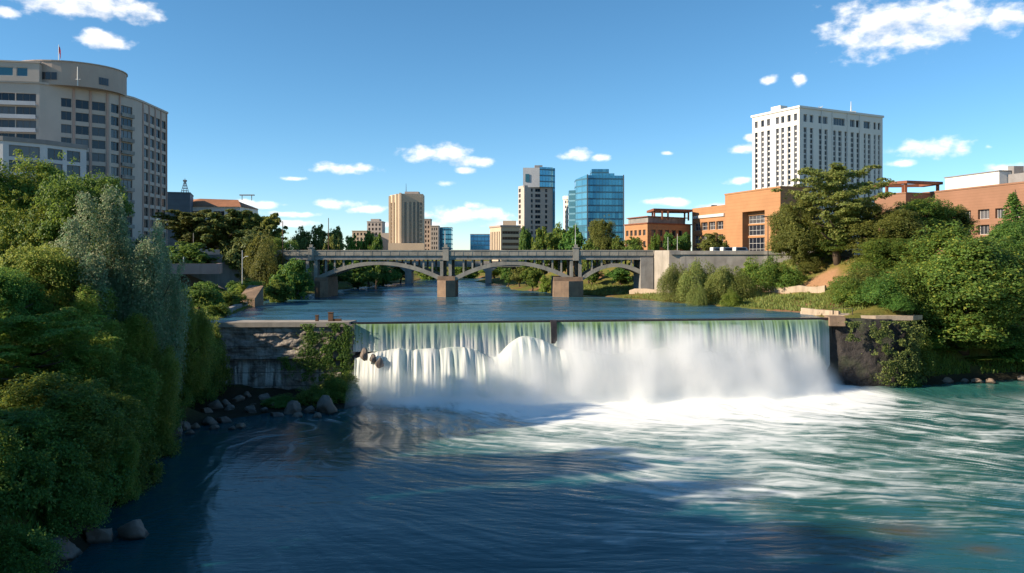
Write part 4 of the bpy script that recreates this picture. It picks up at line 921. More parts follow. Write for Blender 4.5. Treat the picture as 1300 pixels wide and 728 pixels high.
# ------------------------------------------------------------------ arch bridge
YB, YD = 231.0, 13.0
def bx(px): return (px-650)/1000*YB
def bridge():
    r = empty('arch_bridge', (bx(566), YB+YD/2, 9.5), 'grey concrete bridge of open-spandrel arches crossing the upper river', 'bridge')
    x0, x1 = bx(352), bx(829)
    zs, zd = 24.15, 25.0
    bxpart(r, 'deck', 'concrete_grey', x0, x1, YB-.2, YB+YD+.2, zs, zd-.003)
    bxpart(r, 'road_surface', 'asphalt', x0, x1, YB+1.6, YB+YD-1.6, zd, zd+.03)
    for y in (YB-.55, YB+YD+.15):
        bm = bmesh.new(); box(bm, x0, x1, y, y+.4, zd-.35, 26.0); box(bm, x0, x1, y-.12, y+.52, 26.003, 26.3)
        x = x0+1.0
        while x < x1-1: box(bm, x, x+.16, y-.05, y-.003, zd-.3, 25.95); x += 2.67
        bm_obj('parapet', bm, [M['bridge']], r)
    # fascia beam under the deck edge
    for y in (YB-.18, YB+YD-.5): bxpart(r, 'edge_beam', 'concrete_grey', x0, x1, y, y+.65, 23.45, zs-.003)
    arches = [(402, 560, 18.1, 18.1, 22.55, None), (577, 724, 18.1, 18.1, 22.55, None), (739, 814.5, 18.1, 19.9, 21.9, .62)]
    tops = []
    for (a, b, za, zb, zc, tc) in arches:
        xa, xb = bx(a), bx(b); tc = tc or 0.5
        Mx = np.array([[0, 0, 1], [1, 1, 1], [tc*tc, tc, 1]]); co = np.linalg.solve(Mx, np.array([za, zb, zc]))
        f = lambda t, co=co: co[0]*t*t+co[1]*t+co[2]
        N = 40
        for y in (YB+.15, YB+YD/2-1.2, YB+YD-2.55):
            bm = bmesh.new(); prev = None
            for i in range(N+1):
                t = i/N; x = xa+(xb-xa)*t; z = f(t); th = 0.62+0.34*abs(2*t-1)**1.5
                ring = [bm.verts.new(p) for p in ((x, y, z-th), (x, y+2.4, z-th), (x, y+2.4, z+.45), (x, y, z+.45))]
                if prev:
                    for k in range(4): bm.faces.new((prev[k], ring[k], ring[(k+1) % 4], prev[(k+1) % 4]))
                else: bm.faces.new(ring)
                prev = ring
            bm.faces.new(prev[::-1]); bmesh.ops.recalc_face_normals(bm, faces=bm.faces[:]); bm_obj('arch', bm, [M['bridge']], r)
        n = max(6, round((xb-xa)/2.7))
        for i in range(1, n):
            t = i/n; x = xa+(xb-xa)*t; z = f(t)+.40
            if 23.44-z < 0.25: continue
            for y in (YB+.30, YB+YD-1.0): bxpart(r, 'spandrel_column', 'bridge', x-.24, x+.24, y, y+.6, z, 23.447)
    for px in (367, 378, 389, 399):
        x = bx(px)
        for y in (YB+.30, YB+YD-1.0): bxpart(r, 'spandrel_column', 'bridge', x-.25, x+.25, y, y+.6, 15.5, 23.447)
    # piers: brown stone base with cut-water, slim twin columns above
    for a, b, top in ((400, 416, 18.3), (555.5, 577.5, 18.6), (703, 740, 18.4)):
        xa, xb = bx(a), bx(b); bm = bmesh.new(); xm = (xa+xb)/2
        lo = [(xa-.1, YB-.2), (xm, YB-1.8), (xb+.1, YB-.2), (xb+.1, YB+YD+.2), (xm, YB+YD+1.8), (xa-.1, YB+YD+.2)]
        prism(bm, lo, 9, top-1.2)
        hi = [(xa, YB-.1), (xb, YB-.1), (xb, YB+YD+.1), (xa, YB+YD+.1)]; prism(bm, hi, top-1.2, top)
        bm_obj('pier', bm, [M['pier']], r)
    for px in (395.5, 566, 731):
        xm = bx(px)
        for s in (-1, 1):
            for y in (YB+.05, YB+YD-1.25): bxpart(r, 'pier_column', 'bridge', xm+s*1.25-.45, xm+s*1.25+.45, y, y+1.2, 17.6, 23.446)
        bm = bmesh.new(); box(bm, xm-.85, xm+.85, YB-.75, YB-.08, 23.2, 26.8); box(bm, xm-1.05, xm+1.05, YB-.9, YB+.05, 26.803, 27.1); box(bm, xm-.5, xm+.5, YB-.7, YB-.1, 27.103, 27.9)
        bm_obj('parapet_post', bm, [M['bridge']], r)
    # right abutment with pale oblique wing
    bm = bmesh.new(); prism(bm, [(bx(813), YB-.6), (bx(829), YB-.6), (bx(829)+4, YB+YD), (bx(813), YB+YD)], 12.5, 24.1); bm_obj('abutment', bm, [M['concrete_grey']], r)
    bm = bmesh.new(); prism(bm, [(41.6, 230.6), (44.4, 222.6), (47.5, 222.6), (47.5, 244.5), (41.6, 244.5)], 14, 26.15); bm_obj('wing_wall', bm, [M['concrete']], r)
    bm = bmesh.new(); prism(bm, [(x0-26, YB-.6), (x0, YB-.6), (x0, YB+YD+.6), (x0-26, YB+YD+.6)], 12, 24.9); bm_obj('approach_wall', bm, [M['concrete_grey']], r)
    bm = bmesh.new(); prism(bm, [(x0-.02, YB-.3), (x0+4.5, YB-.3), (x0+4.5, YB+YD+.3), (x0-.02, YB+YD+.3)], 12, 22.9); bm_obj('abutment', bm, [M['concrete_grey']], r)
bridge()
def road_wall():
    r = empty('road_retaining_wall', (56, 225, 12), 'long dark concrete retaining wall carrying the road right of the bridge', 'wall')
    bm = bmesh.new(); foot = [(47.52, 222.4), (70, 219), (92, 212), (92, 246), (47.52, 246)]; prism(bm, foot, 12, 24.95); bm_obj('wall', bm, [M['concrete_grey']], r)
    bm = bmesh.new(); f = [(44.6, 222.0), (47.5, 222.0), (70, 218.6), (92, 211.6), (92, 212.1), (70, 219.1), (47.5, 222.5), (44.8, 222.5)]; prism(bm, f, 24.953, 26.0); bm_obj('parapet', bm, [M['concrete_grey']], r)
    bm = bmesh.new(); v = [bm.verts.new((x, y, 24.96)) for x, y in ((47.6, 226), (92, 217), (140, 216), (140, 240), (47.6, 243))]; bm.faces.new(v)
    o = bm_obj('road', bm, [M['asphalt']]); tag(o, 'asphalt road running on from the bridge', kind='structure')
road_wall()
def second_bridge():
    Y = 345; r = empty('beam_bridge', (-30, Y, 9), 'flat beam bridge on tall piers seen through the arches of the nearer bridge', 'bridge')
    bxpart(r, 'deck', 'concrete', -80, 40, Y, Y+9, 19.8, 21.0); bxpart(r, 'parapet', 'concrete', -80, 40, Y-.35, Y-.05, 20.6, 22.3)
    for px in (430, 518, 620, 700):
        x = (px-650)/1000*Y; bm = bmesh.new(); prism(bm, [(x-1.4, Y+.5), (x+1.4, Y+.5), (x+1.4, Y+8.5), (x-1.4, Y+8.5)], 9, 17.6)
        bm_obj('pier', bm, [M['concrete']], r)
        bm = bmesh.new()
        v0 = [bm.verts.new(p) for p in ((x-1.4, Y+.4, 17.603), (x+1.4, Y+.4, 17.603), (x+1.4, Y+8.6, 17.603), (x-1.4, Y+8.6, 17.603))]; v1 = [bm.verts.new(p) for p in ((x-4.2, Y+.4, 19.797), (x+4.2, Y+.4, 19.797), (x+4.2, Y+8.6, 19.797), (x-4.2, Y+8.6, 19.797))]
        for i in range(4): bm.faces.new((v0[i], v0[(i+1) % 4], v1[(i+1) % 4], v1[i]))
        bm.faces.new(v1); bm.faces.new(v0[::-1]); bm_obj('pier_head', bm, [M['concrete']], r)
second_bridge()

# ------------------------------------------------------------------ weir, dam wall, ledges
def weir():
    r = empty('weir', fall_pt(LIPL/2, 0, -1), 'long low weir holding back the upper river, its brink reflection added as a dark bar', 'weir')
    def slab(nm, s0, s1, o0, o1, z0, z1, mat):
        bm = bmesh.new(); prism(bm, [fall_pt(s, o, 0)[:2] for s, o in ((s0, o1), (s1, o1), (s1, o0), (s0, o0))], z0, z1); return bm_obj(nm, bm, [M[mat]], r)
    slab('body', -2, LIPL+.6, -2.2, 0.0, -3, 12.2, 'wet_stone')
    slab('brink_bar', -1.5, LIPL-.1, -0.22, 0.22, 12.203, 12.72, 'brink_bar')  # dark bar added for the dark reflection on the brink water
    slab('ledge', 0, LIPL*.245, 0.0, 1.6, -2, 7.0, 'wet_stone')
    bm = bmesh.new(); s0 = LIPL*.4+0.3
    pts = [(0.25, 12.8), (.85, 12.6), (1.25, 11.7), (1.45, 10.2), (1.5, 8.6), (.2, 8.6)]
    a = [bm.verts.new(fall_pt(s0-.55, o, z)) for o, z in pts]; b = [bm.verts.new(fall_pt(s0+.55, o, z)) for o, z in pts]
    bm.faces.new(a[::-1]); bm.faces.new(b)
    for i in range(6): bm.faces.new((a[i], a[(i+1) % 6], b[(i+1) % 6], b[i]))
    bmesh.ops.recalc_face_normals(bm, faces=bm.faces[:]); bm_obj('flow_splitter', bm, [M['brink_bar']], r)
M['wet_stone'] = surf('wet_dark_stone', (0.05, 0.045, 0.042), (0.025, 0.024, 0.023), 0.4, 0.4, True, 0.5)
M['brink_bar'] = surf('dark_reflection_and_splitter', (0.055, 0.045, 0.045), (0.03, 0.027, 0.03), 0.5, 0.6, False, 0.3)  # darkness of the brink reflection as colour, also used on the splitter
weir()
def dam_mat():
    mt, nt, bs, N, L = new_mat('weathered_dam_concrete')
    n1 = noise(nt, 0.35, 7, 0.65); n2 = noise(nt, 0.9, 6, 0.7, stretch=(1, 1, 0.10)); n3 = noise(nt, 1.0, 5, 0.6, stretch=(0.25, 0.25, 2.6))
    c = mixc(nt, ramp(nt, n1, 0.32, 0.66), (0.40, 0.36, 0.32), (0.16, 0.14, 0.125))
    c = mixc(nt, ramp(nt, n3, 0.48, 0.72, 0, .6), c, (0.50, 0.46, 0.41))
    c = mixc(nt, ramp(nt, n2, 0.50, 0.74, 0, .85), c, (0.03, 0.028, 0.026))
    tc = N('ShaderNodeTexCoord'); s = N('ShaderNodeSeparateXYZ'); L.new(tc.outputs['Object'], s.inputs[0])
    lime = mnode(nt, 'MULTIPLY', ramp(nt, noise(nt, 1.3, 4, 0.6, stretch=(1, 1, 0.07)), 0.50, 0.64), mnode(nt, 'MULTIPLY', ramp(nt, s.outputs[2], 1.5, 4.0), mnode(nt, 'SUBTRACT', 1.0, ramp(nt, s.outputs[2], 5.6, 7.4))))
    c = mixc(nt, mnode(nt, 'MULTIPLY', lime, 0.9), c, (0.72, 0.72, 0.68))
    w = mnode(nt, 'FRACT', mnode(nt, 'DIVIDE', s.outputs[2], 2.4)); c = mixc(nt, ramp(nt, w, 0.93, 0.98, 0, .7), c, (0.025, 0.022, 0.02))
    L.new(c, bs.inputs['Base Color']); bs.inputs['Roughness'].default_value = 0.8; bump(nt, bs, noise(nt, 1.2, 7, 0.7), 0.9, 0.4)
    return mt
M['dam'] = dam_mat()
def dam_wall():
    r = empty('dam_wall', (-44, 141, -1), 'stained old concrete river wall with a walkway on top, left of the fall', 'wall')
    # rough stepped face, built as a displaced sheet
    def face(nm, xa, ya, xb, yb, z0, z1, thick, seed, rough):
        nx, nz = 120, 40; U, V = np.meshgrid(np.linspace(0, 1, nx), np.linspace(0, 1, nz))
        L_ = math.hypot(xb-xa, yb-ya); dx, dy = (xb-xa)/L_, (yb-ya)/L_
        D = (fbm(U*L_*.5, V*(z1-z0)*.7, seed, 5, .6)-.5)*rough+np.where(fbm(U*L_*.25+5, V*(z1-z0)*.9, seed+9, 2) > .56, -.25, 0)*rough
        D = D*np.minimum(1, np.minimum(V, 1-V)*20)
        X = xa+dx*L_*U+dy*D; Y = ya+dy*L_*U-dx*D; Z = z0+(z1-z0)*V
        o = link(nm, grid_mesh(nm, X-r.location.x, Y-r.location.y, Z-r.location.z), M['dam'], r); return o
    face('upper_face', -60, 138.6, -29.4, 140.4, 6.6, 12.0, 1, 300, 1.0)
    face('lower_face', -60, 139.5, -29.4, 141.3, -1.5, 6.6, 1, 310, 2.4)
    bm = bmesh.new(); prism(bm, [(-60, 139.6), (-29.5, 141.4), (-29.5, 143.6), (-60, 143.6)], -2, 11.98); bm_obj('core', bm, [M['dam']], r)
    bm = bmesh.new(); prism(bm, [(-60, 138.5), (-29.4, 140.3), (-29.4, 140.9), (-60, 139.1)], 6.3, 6.62); bm_obj('ledge', bm, [M['dam']], r)
    bm = bmesh.new(); prism(bm, [(-62, 138.1), (-28.9, 139.9), (-28.4, 144), (-62, 144)], 12.0, 12.85); bm_obj('walkway', bm, [M['concrete']], r)
    bm = bmesh.new(); prism(bm, [(-29.6, 139.4), (-28.0, 139.6), (-27.9, 143.2), (-29.6, 143.2)], -2, 12.4); bm_obj('end_buttress', bm, [M['dam']], r)
dam_wall()
def right_ledge():
    r = empty('landing_ledge', (66, 156, 10), 'curved pale concrete landing ledge at the right end of the weir', 'ledge')
    top = [(60.2, 164.5), (61.3, 159.0), (64, 154.6), (70, 151.6), (77, 151.2), (80, 153.5), (76, 156.5), (69, 158.6), (65, 163), (63.5, 166)]
    bm = bmesh.new(); prism(bm, top, 12.2, 13.05); bm_obj('slab', bm, [M['ledge']], r)
    bm = bmesh.new(); inner = [(60.3, 164.4), (61.4, 159.1), (64.1, 154.7), (64.7, 155.1), (62.0, 159.3), (61.0, 164.4)]; prism(bm, inner, 13.053, 13.75); bm_obj('kerb', bm, [M['ledge']], r)
    bm = bmesh.new(); prism(bm, [(60.6, 150.2), (63.4, 149.8), (64.2, 153.6), (61.2, 154.4)], 11.2, 12.95, bottom=True); bm_obj('corner_block', bm, [M['pier']], r)
    bm = bmesh.new()
    for x, y in ((63.4, 155.6), (66.3, 153.4)): tube(bm, [(x, y, 13.0), (x, y, 14.4)], .07, 6)
    tube(bm, [(63.4, 155.6, 14.3), (66.3, 153.4, 14.3)], .05, 6); bm_obj('rail', bm, [M['dark_metal']], r)
M['ledge'] = surf('warm_concrete', (0.46, 0.37, 0.28), (0.36, 0.285, 0.21), 0.85, 0.4, True)  # even warm pale concrete for the ledge and path walls
right_ledge()
def cliff():
    # dark rock bluff right of the fall, one displaced sheet with its own depth
    pts = [(60.6, 152.2), (63, 150.6), (67, 149.8), (72, 149.6), (76.5, 151.6), (83, 159.5), (91.5, 167), (104, 174.5), (118, 178)]
    seg = [0]
    for a, b in zip(pts, pts[1:]): seg.append(seg[-1]+math.hypot(b[0]-a[0], b[1]-a[1]))
    nx, nz = 220, 60; U, V = np.meshgrid(np.linspace(0, seg[-1], nx), np.linspace(0, 1, nz))
    px = np.interp(U, seg, [p[0] for p in pts]); py = np.interp(U, seg, [p[1] for p in pts])
    zt = np.interp(U, seg, [12.3, 12.3, 12.4, 12.4, 12.4, 13.5, 14.5, 16, 17])
    D = (fbm(U*.22, V*3.0, 400, 6, .62)-.5)*2.2+(fbm(U*.5, V*9, 407, 4, .6)-.5)*.5
    lean = (1-V)*2.0*sstep(14, 40, U)+(V**3)*1.3
    X = px+0.35*D; Y = py-D*.9-(1-V)*1.6*(1-sstep(60, 80, U))+V**2*1.0; Z = -1.5+(zt+1.5)*V
    # top runs back under the bank
    X2 = np.vstack([X, X[-1:]+0.4, X[-1:]+1.0]); Y2 = np.vstack([Y, Y[-1:]+2.5, Y[-1:]+8]); Z2 = np.vstack([Z, Z[-1:]+.1, Z[-1:]-1.0])
    mt, nt, bs, N, L = new_mat('dark_basalt'); n1 = noise(nt, 0.5, 7, .65, stretch=(1, 1, .6))
    c = mixc(nt, ramp(nt, n1, .3, .7), (0.040, 0.033, 0.031), (0.016, 0.014, 0.014)); c = mixc(nt, ramp(nt, noise(nt, .25, 4), .5, .68, 0, .7), c, (0.035, 0.045, 0.02))
    L.new(c, bs.inputs['Base Color']); bs.inputs['Roughness'].default_value = .75; bump(nt, bs, noise(nt, 1.6, 7, .7), .9, .4)
    o = link('cliff', grid_mesh('cliff', X2, Y2, Z2), mt); tag(o, 'dark basalt bluff at the right end of the fall', kind='structure')
cliff()

# ------------------------------------------------------------------ walls, kerbs and poles on the banks
def strip_wall(name, label, pts, h, th, mat, cat='wall', base=None, dz=0.0):
    x0, y0 = pts[0]; r0 = Vector((x0, y0, ground_z(x0, y0)))
    bm = bmesh.new(); prev = None
    dense = []
    for a, b in zip(pts, pts[1:]):
        n = max(1, int(math.hypot(b[0]-a[0], b[1]-a[1])/2))
        dense += [(a[0]+(b[0]-a[0])*k/n, a[1]+(b[1]-a[1])*k/n) for k in range(n)]
    dense.append(pts[-1])
    for i, (x, y) in enumerate(dense):
        q = dense[min(i+1, len(dense)-1)]; p = dense[max(i-1, 0)]; d = Vector((q[0]-p[0], q[1]-p[1])).normalized(); nx, ny = -d.y*th/2, d.x*th/2
        z = (ground_z(x, y) if base is None else base)+dz
        ring = [bm.verts.new(c) for c in ((x-nx, y-ny, z-2.5), (x+nx, y+ny, z-2.5), (x+nx, y+ny, z+h), (x-nx, y-ny, z+h))]
        if prev:
            for k in range(4): bm.faces.new((prev[k], ring[k], ring[(k+1) % 4], prev[(k+1) % 4]))
        else: bm.faces.new(ring)
        prev = ring
    bm.faces.new(prev[::-1]); bmesh.ops.recalc_face_normals(bm, faces=bm.faces[:]); bmesh.ops.translate(bm, verts=bm.verts, vec=-r0)
    me = bpy.data.meshes.new(name); bm.to_mesh(me); bm.free(); o = link(name, me, M[mat], None, r0); return tag(o, label, cat)
strip_wall('path_wall', 'pale low wall along the sunny grass bank near the bridge', [(W(800, 234), 234), (W(835, 226), 226), (W(862, 222), 222), (W(900, 216), 216)], 1.3, .8, 'ledge', dz=.1)
strip_wall('path_wall', 'pale low wall along the bank beneath the bare earth slope', [(W(948, 208), 208), (W(985, 200), 200), (W(1048, 190), 190)], 1.3, .8, 'ledge', dz=.1)
strip_wall('bank_wall', 'reddish concrete retaining wall above the left bank shrubs', [(W(205, 186), 186), (W(276, 190), 190), (W(279, 200), 200)], 1.0, .8, 'pinkwall', base=21.0) if False else None
M['pinkwall'] = surf('reddish_concrete', (0.36, 0.25, 0.22), (0.29, 0.20, 0.175), .85, .3, True)
strip_wall('bank_wall', 'reddish concrete retaining wall above the left bank shrubs', [(W(200, 186), 186), (W(276, 190), 190), (W(280, 202), 202)], 0, .9, 'pinkwall', base=Zp(335, 188))
strip_wall('terrace_wall', 'pale topped grey wall beneath the umbrella trees', [(W(225, 240), 240), (W(279, 244), 244)], 0, 1.2, 'concrete_grey', base=Zp(317, 242))
strip_wall('quay_kerb', 'low pale quay edge at the left waterline above the weir', [(W(286, 160), 160), (W(300, 176), 176), (W(312, 186), 186)], 1.0, 1.0, 'concrete_grey', base=12.7)
def stone_block():
    Y = 190; r0 = Vector((W(319, Y), Y, 11)); bm = bmesh.new(); xs = (W(308, Y), W(331, Y))
    prism(bm, [(xs[0], Y-2), (xs[1]-.6, Y-2.6), (xs[1], Y+2), (xs[0]+.5, Y+3)], 11, [15.0, 14.4, 17.3, 17.4]); bmesh.ops.translate(bm, verts=bm.verts, vec=-r0)
    me = bpy.data.meshes.new('stone_abutment'); bm.to_mesh(me); bm.free(); o = link('stone_abutment', me, M['pier'], None, r0); tag(o, 'sloping brown stone block at the left waterline before the bridge', 'stone block')
stone_block()
def pole(name, label, cat, px, Y, top, mat, rad=.14, arm=None, cross=None, zb=None, lamp=None):
    x = W(px, Y); z0 = ground_z(x, Y)-.2 if zb is None else zb; z1 = Zp(top, Y)
    r = empty(name, (x, Y, z0), label, cat); bm = bmesh.new(); tube(bm, [(x, Y, z0), (x, Y, z1)], [rad, rad*.65], 8); bm_obj('pole', bm, [M[mat]], r)
    if arm:
        bm = bmesh.new(); tube(bm, [(x, Y, z1-arm[2]), (x+arm[0], Y, z1-arm[2]+arm[1])], rad*.5, 6); bm_obj('arm', bm, [M[mat]], r)
        bm = bmesh.new(); e = x+arm[0]; box(bm, e-.15, e+.55, Y-.18, Y+.18, z1-arm[2]+arm[1]-.08, z1-arm[2]+arm[1]+.1); bm_obj('lamp_head', bm, [M[mat]], r)
    if cross:
        for k, dz in enumerate(cross): bm = bmesh.new(); box(bm, x-.9, x+.9, Y-.1, Y+.1, z1-dz-.12, z1-dz+.12); bm_obj('crossarm', bm, [M[mat]], r)
    if lamp:
        bm = bmesh.new(); box(bm, x-lamp, x+lamp, Y-.35, Y+.35, z1, z1+.28); bm_obj('lamp_head', bm, [M[mat]], r)
    return r
pole('utility_pole', 'tall brown utility pole at the left end of the arch bridge', 'pole', 359, 228, 281, 'wood_pole', .2, cross=None)
pole('utility_pole', 'thin brown pole rising behind the arch bridge near the poplars', 'pole', 417, 248, 277, 'wood_pole', .17, zb=20)
pole('street_lamp', 'pale lamp post with a short side arm on the left lawn', 'lamp', 307.5, 208, 318, 'pale_metal', .13, arm=(1.0, .6, 2.2))
pole('bollard_light', 'small white post standing on the reddish wall', 'post', 233, 187, 326.5, 'pale_metal', .12, zb=22.5)
pole('garden_light', 'slender post beneath the dark umbrella trees', 'post', 245.5, 236, 296, 'concrete', .1)
pole('bridge_lamp', 'slim pale lamp post on the middle pier of the arch bridge', 'lamp', 565, YB-.4, 293, 'pale_metal', .12, zb=27.9)
pole('bridge_lamp', 'taller thin lamp post on the bridge between arch and abutment', 'lamp', 730.5, YB-.4, 284, 'pale_metal', .09, zb=27.9)
pole('street_lamp', 'dark T-shaped street lamp before the orange brick hall', 'lamp', 975, 214, 276, 'dark_metal', .16, lamp=1.5, zb=22)
pole('flag_post', 'thin pale post before the smaller orange office', 'post', 848, 236, 301, 'pale_metal', .09, zb=24.9)
pole('flag_post', 'thin pale post between the two orange brick buildings', 'post', 860, 234, 297, 'pale_metal', .09, zb=24.9)
pole('utility_pole', 'tall brown pole beside the dark pine at the right edge', 'pole', 1289, 196, 241, 'wood_pole', .18, zb=22)
def vans():
    for k, (px, Y, lab) in enumerate(((912, 232, 'white parked van nearest the round olive tree by the orange brick hall'), (925, 229.5, 'white parked van in the middle before the orange brick hall'), (941, 226.5, 'pale parked van nearest the deep entrance of the orange brick hall'))):
        x = W(px, Y); r = empty('parked_van', (x, Y, 24.97), lab, 'van', 'vans parked before the orange brick hall', 0.28)
        bm = bmesh.new(); prof = [(-2.3, .35), (2.2, .35), (2.3, .9), (1.9, 1.15), (1.25, 2.0), (1.0, 2.12), (-2.15, 2.12), (-2.3, 1.9)]
        a = [bm.verts.new((u, -.9, z)) for u, z in prof]; b = [bm.verts.new((u, .9, z)) for u, z in prof]; bm.faces.new(a); bm.faces.new(b[::-1])
        for i in range(8): bm.faces.new((a[i], b[i], b[(i+1) % 8], a[(i+1) % 8]))
        bmesh.ops.recalc_face_normals(bm, faces=bm.faces[:]); bm_obj('body', bm, [M['pale_metal']], r, world=False)
        bm = bmesh.new(); box(bm, -1.9, .95, -.93, .93, 1.3, 1.85); bm_obj('windows', bm, [M['glass']], r, world=False)
        for u in (-1.5, 1.4):
            for s in (-1, 1): bm = bmesh.new(); tube(bm, [(u, s*.72, .36), (u, s*.93, .36)], .36, 12); bm_obj('wheel', bm, [M['dark_metal']], r, world=False)
vans()
def gate_posts():
    for px, w, h, lab in ((402.5, .5, 1.0, 'short dark post on the dam walkway'), (420, .85, 1.5, 'thicker dark gate post on the dam walkway near the fall')):
        Y = 141.6; x = W(px, Y); bm = bmesh.new(); box(bm, -w/2, w/2, -.3, .3, 0, h); box(bm, -w/2-.08, w/2+.08, -.38, .38, h+.003, h+.12)
        if w > .6: box(bm, .5, 1.9, -.2, .2, .0, .45); tube(bm, [(.43, 0, .75), (1.8, 0, .75)], .05, 5)
        me = bpy.data.meshes.new('gate_post'); bm.to_mesh(me); bm.free(); o = link('gate_post', me, M['wood_pole'], None, (x, Y, 12.85)); tag(o, lab, 'post')
gate_posts()
# ------------------------------------------------------------------ foliage
def leaf_mat(name, dark, light, tip, transl=0.42, rough=0.55):
    mt, nt, bs, N, L = new_mat(name)
    at = N('ShaderNodeAttribute'); at.attribute_name = 'v'; oi = N('ShaderNodeObjectInfo')
    cl = noise(nt, 2.6, 3, 0.6)
    f = mnode(nt, 'ADD', mnode(nt, 'MULTIPLY', at.outputs['Fac'], 0.55), mnode(nt, 'MULTIPLY', ramp(nt, cl, .35, .65), 0.45))
    c = mixc(nt, f, dark, light)
    c = mixc(nt, ramp(nt, at.outputs['Fac'], 0.72, 1.0, 0, 0.8), c, tip)
    hs = N('ShaderNodeHueSaturation'); L.new(c, hs.inputs['Color'])
    L.new(mnode(nt, 'ADD', 0.485, mnode(nt, 'MULTIPLY', oi.outputs['Random'], 0.03)), hs.inputs['Hue'])
    L.new(mnode(nt, 'ADD', 0.80, mnode(nt, 'MULTIPLY', oi.outputs['Random'], 0.4)), hs.inputs['Value']); c = hs.outputs[0]
    L.new(c, bs.inputs['Base Color']); bs.inputs['Roughness'].default_value = rough; bs.inputs['Specular IOR Level'].default_value = 0.25
    tr = N('ShaderNodeBsdfTranslucent'); L.new(mixc(nt, 0.7, c, tip), tr.inputs[0])
    mx = N('ShaderNodeMixShader'); mx.inputs[0].default_value = transl
    L.new(bs.outputs[0], mx.inputs[1]); L.new(tr.outputs[0], mx.inputs[2]); L.new(mx.outputs[0], nt.nodes['Material Output'].inputs['Surface'])
    return mt
LEAF = {
 'deep':   leaf_mat('deep_green_leaves', (0.048, 0.121, 0.028), (0.120, 0.252, 0.054), (0.292, 0.408, 0.072)),
 'mid':    leaf_mat('mid_green_leaves', (0.068, 0.141, 0.030), (0.146, 0.255, 0.047), (0.357, 0.382, 0.062)),
 'yellow': leaf_mat('yellow_green_leaves', (0.115, 0.234, 0.036), (0.254, 0.398, 0.062), (0.413, 0.420, 0.111), 0.5),
 'pale':   leaf_mat('pale_green_leaves', (0.120, 0.254, 0.132), (0.244, 0.420, 0.208), (0.420, 0.420, 0.288), 0.5),
 'olive':  leaf_mat('olive_green_leaves', (0.088, 0.121, 0.029), (0.186, 0.214, 0.049), (0.353, 0.343, 0.080)),
 'willow': leaf_mat('willow_leaves', (0.108, 0.157, 0.037), (0.232, 0.282, 0.075), (0.420, 0.420, 0.132)),
 'dusk':   leaf_mat('dark_olive_leaves', (0.058, 0.082, 0.024), (0.113, 0.145, 0.036), (0.247, 0.247, 0.062), 0.25),
}
M['bark'] = surf('brown_bark', (0.10, 0.072, 0.05), (0.06, 0.045, 0.034), .9, 2.0, True, .6)

def leaves(C, Nn, size, rng, asp=0.55, jitter=0.55):
    n = len(C)
    T = rng.normal(size=(n, 3)); Nn = Nn+rng.normal(size=(n, 3))*jitter; Nn /= np.linalg.norm(Nn, axis=1)[:, None]+1e-9
    T -= Nn*(T*Nn).sum(1)[:, None]; T /= np.linalg.norm(T, axis=1)[:, None]+1e-9; B = np.cross(Nn, T)
    s = (size*rng.uniform(.65, 1.25, n))[:, None]
    V = np.stack([C-T*s, C-B*s*asp+Nn*s*.12, C+T*s, C+B*s*asp+Nn*s*.12], 1).reshape(-1, 3)
    return V, np.arange(n*4).reshape(n, 4)
def crown_mesh(name, C, Nn, size, rng, bright=None, asp=0.55, jitter=0.55):
    V, Fq = leaves(C, Nn, size, rng, asp, jitter)
    me = np_mesh(name, V, Fq); v = rng.rand(len(C))
    if bright is not None: v = np.clip(v*0.75+bright*0.25, 0, 1)
    attr(me, 'v', np.repeat(v, 4)); return me
def unit(v): return v/(np.linalg.norm(v, axis=-1, keepdims=True)+1e-9)
def clumps_to_leaves(cc, cr, per, rng, flat=0.75, ctr=None, up=.45):
    """cc (k,3) clump centres, cr (k,) radii -> leaf points and normals, on the outer side of every clump"""
    k = len(cc); d = unit(rng.normal(size=(k, per, 3))); d[..., 2] = np.where(d[..., 2] < -0.55, -d[..., 2]*.6, d[..., 2]); d = unit(d)
    r = rng.uniform(.35, 1, (k, per))**.5
    lump = 1+.25*np.sin(d[..., 0]*5+rng.rand(k, 1)*6)*np.sin(d[..., 1]*5+rng.rand(k, 1)*6)
    P = cc[:, None, :]+d*np.array([1, 1, flat])*(cr[:, None]*r*lump)[..., None]
    out = unit(cc-ctr)[:, None, :] if ctr is not None else 0
    Nn = d*.6+out*.4+np.array([0, 0, up])
    return P.reshape(-1, 3), unit(Nn).reshape(-1, 3)
# every crown lives in a unit box: width 1 (x, y in -0.5..0.5), height = aspect
def k_broad(rng, asp, dens, lf, base=0.16):
    H = asp; n = int(110*dens**.5)
    d = unit(rng.normal(size=(n, 3))); el = d[:, 2]
    lump = .80+.32*np.sin(d[:, 0]*4.1+rng.rand()*6)*np.cos(d[:, 1]*3.7+rng.rand()*6)+.12*np.sin(d[:, 2]*6+rng.rand()*6)
    rad = rng.uniform(.62, 1, n)**.6*np.clip(lump, .5, 1.1)
    ctr = np.array([0, 0, H*(.5+base/2)]); ax = np.array([.43, .43, H*(1-base)*.46])
    cc = ctr+d*ax*rad[:, None]; cc[:, 2] = np.maximum(cc[:, 2], H*base)
    cr = rng.uniform(.07, .15, n)*(1.15-.25*rad)
    P, Nn = clumps_to_leaves(cc, cr*rng.choice([.7, 1.0, 1.25], n), int(190*dens**.5), rng, .95, ctr, .3)
    # stray sprigs break the outline
    m = int(90*dens**.5); s = unit(rng.normal(size=(m, 3))); sp = ctr+s*ax*(np.clip(.80+.32*np.sin(s[:, 0]*4.1)*np.cos(s[:, 1]*3.7), .6, 1.1)*rng.uniform(1.0, 1.16, m))[:, None]
    P2, N2 = clumps_to_leaves(sp, rng.uniform(.025, .055, m), 34, rng, 1.0, ctr)
    return np.vstack([P, P2]), np.vstack([Nn, N2]), lf
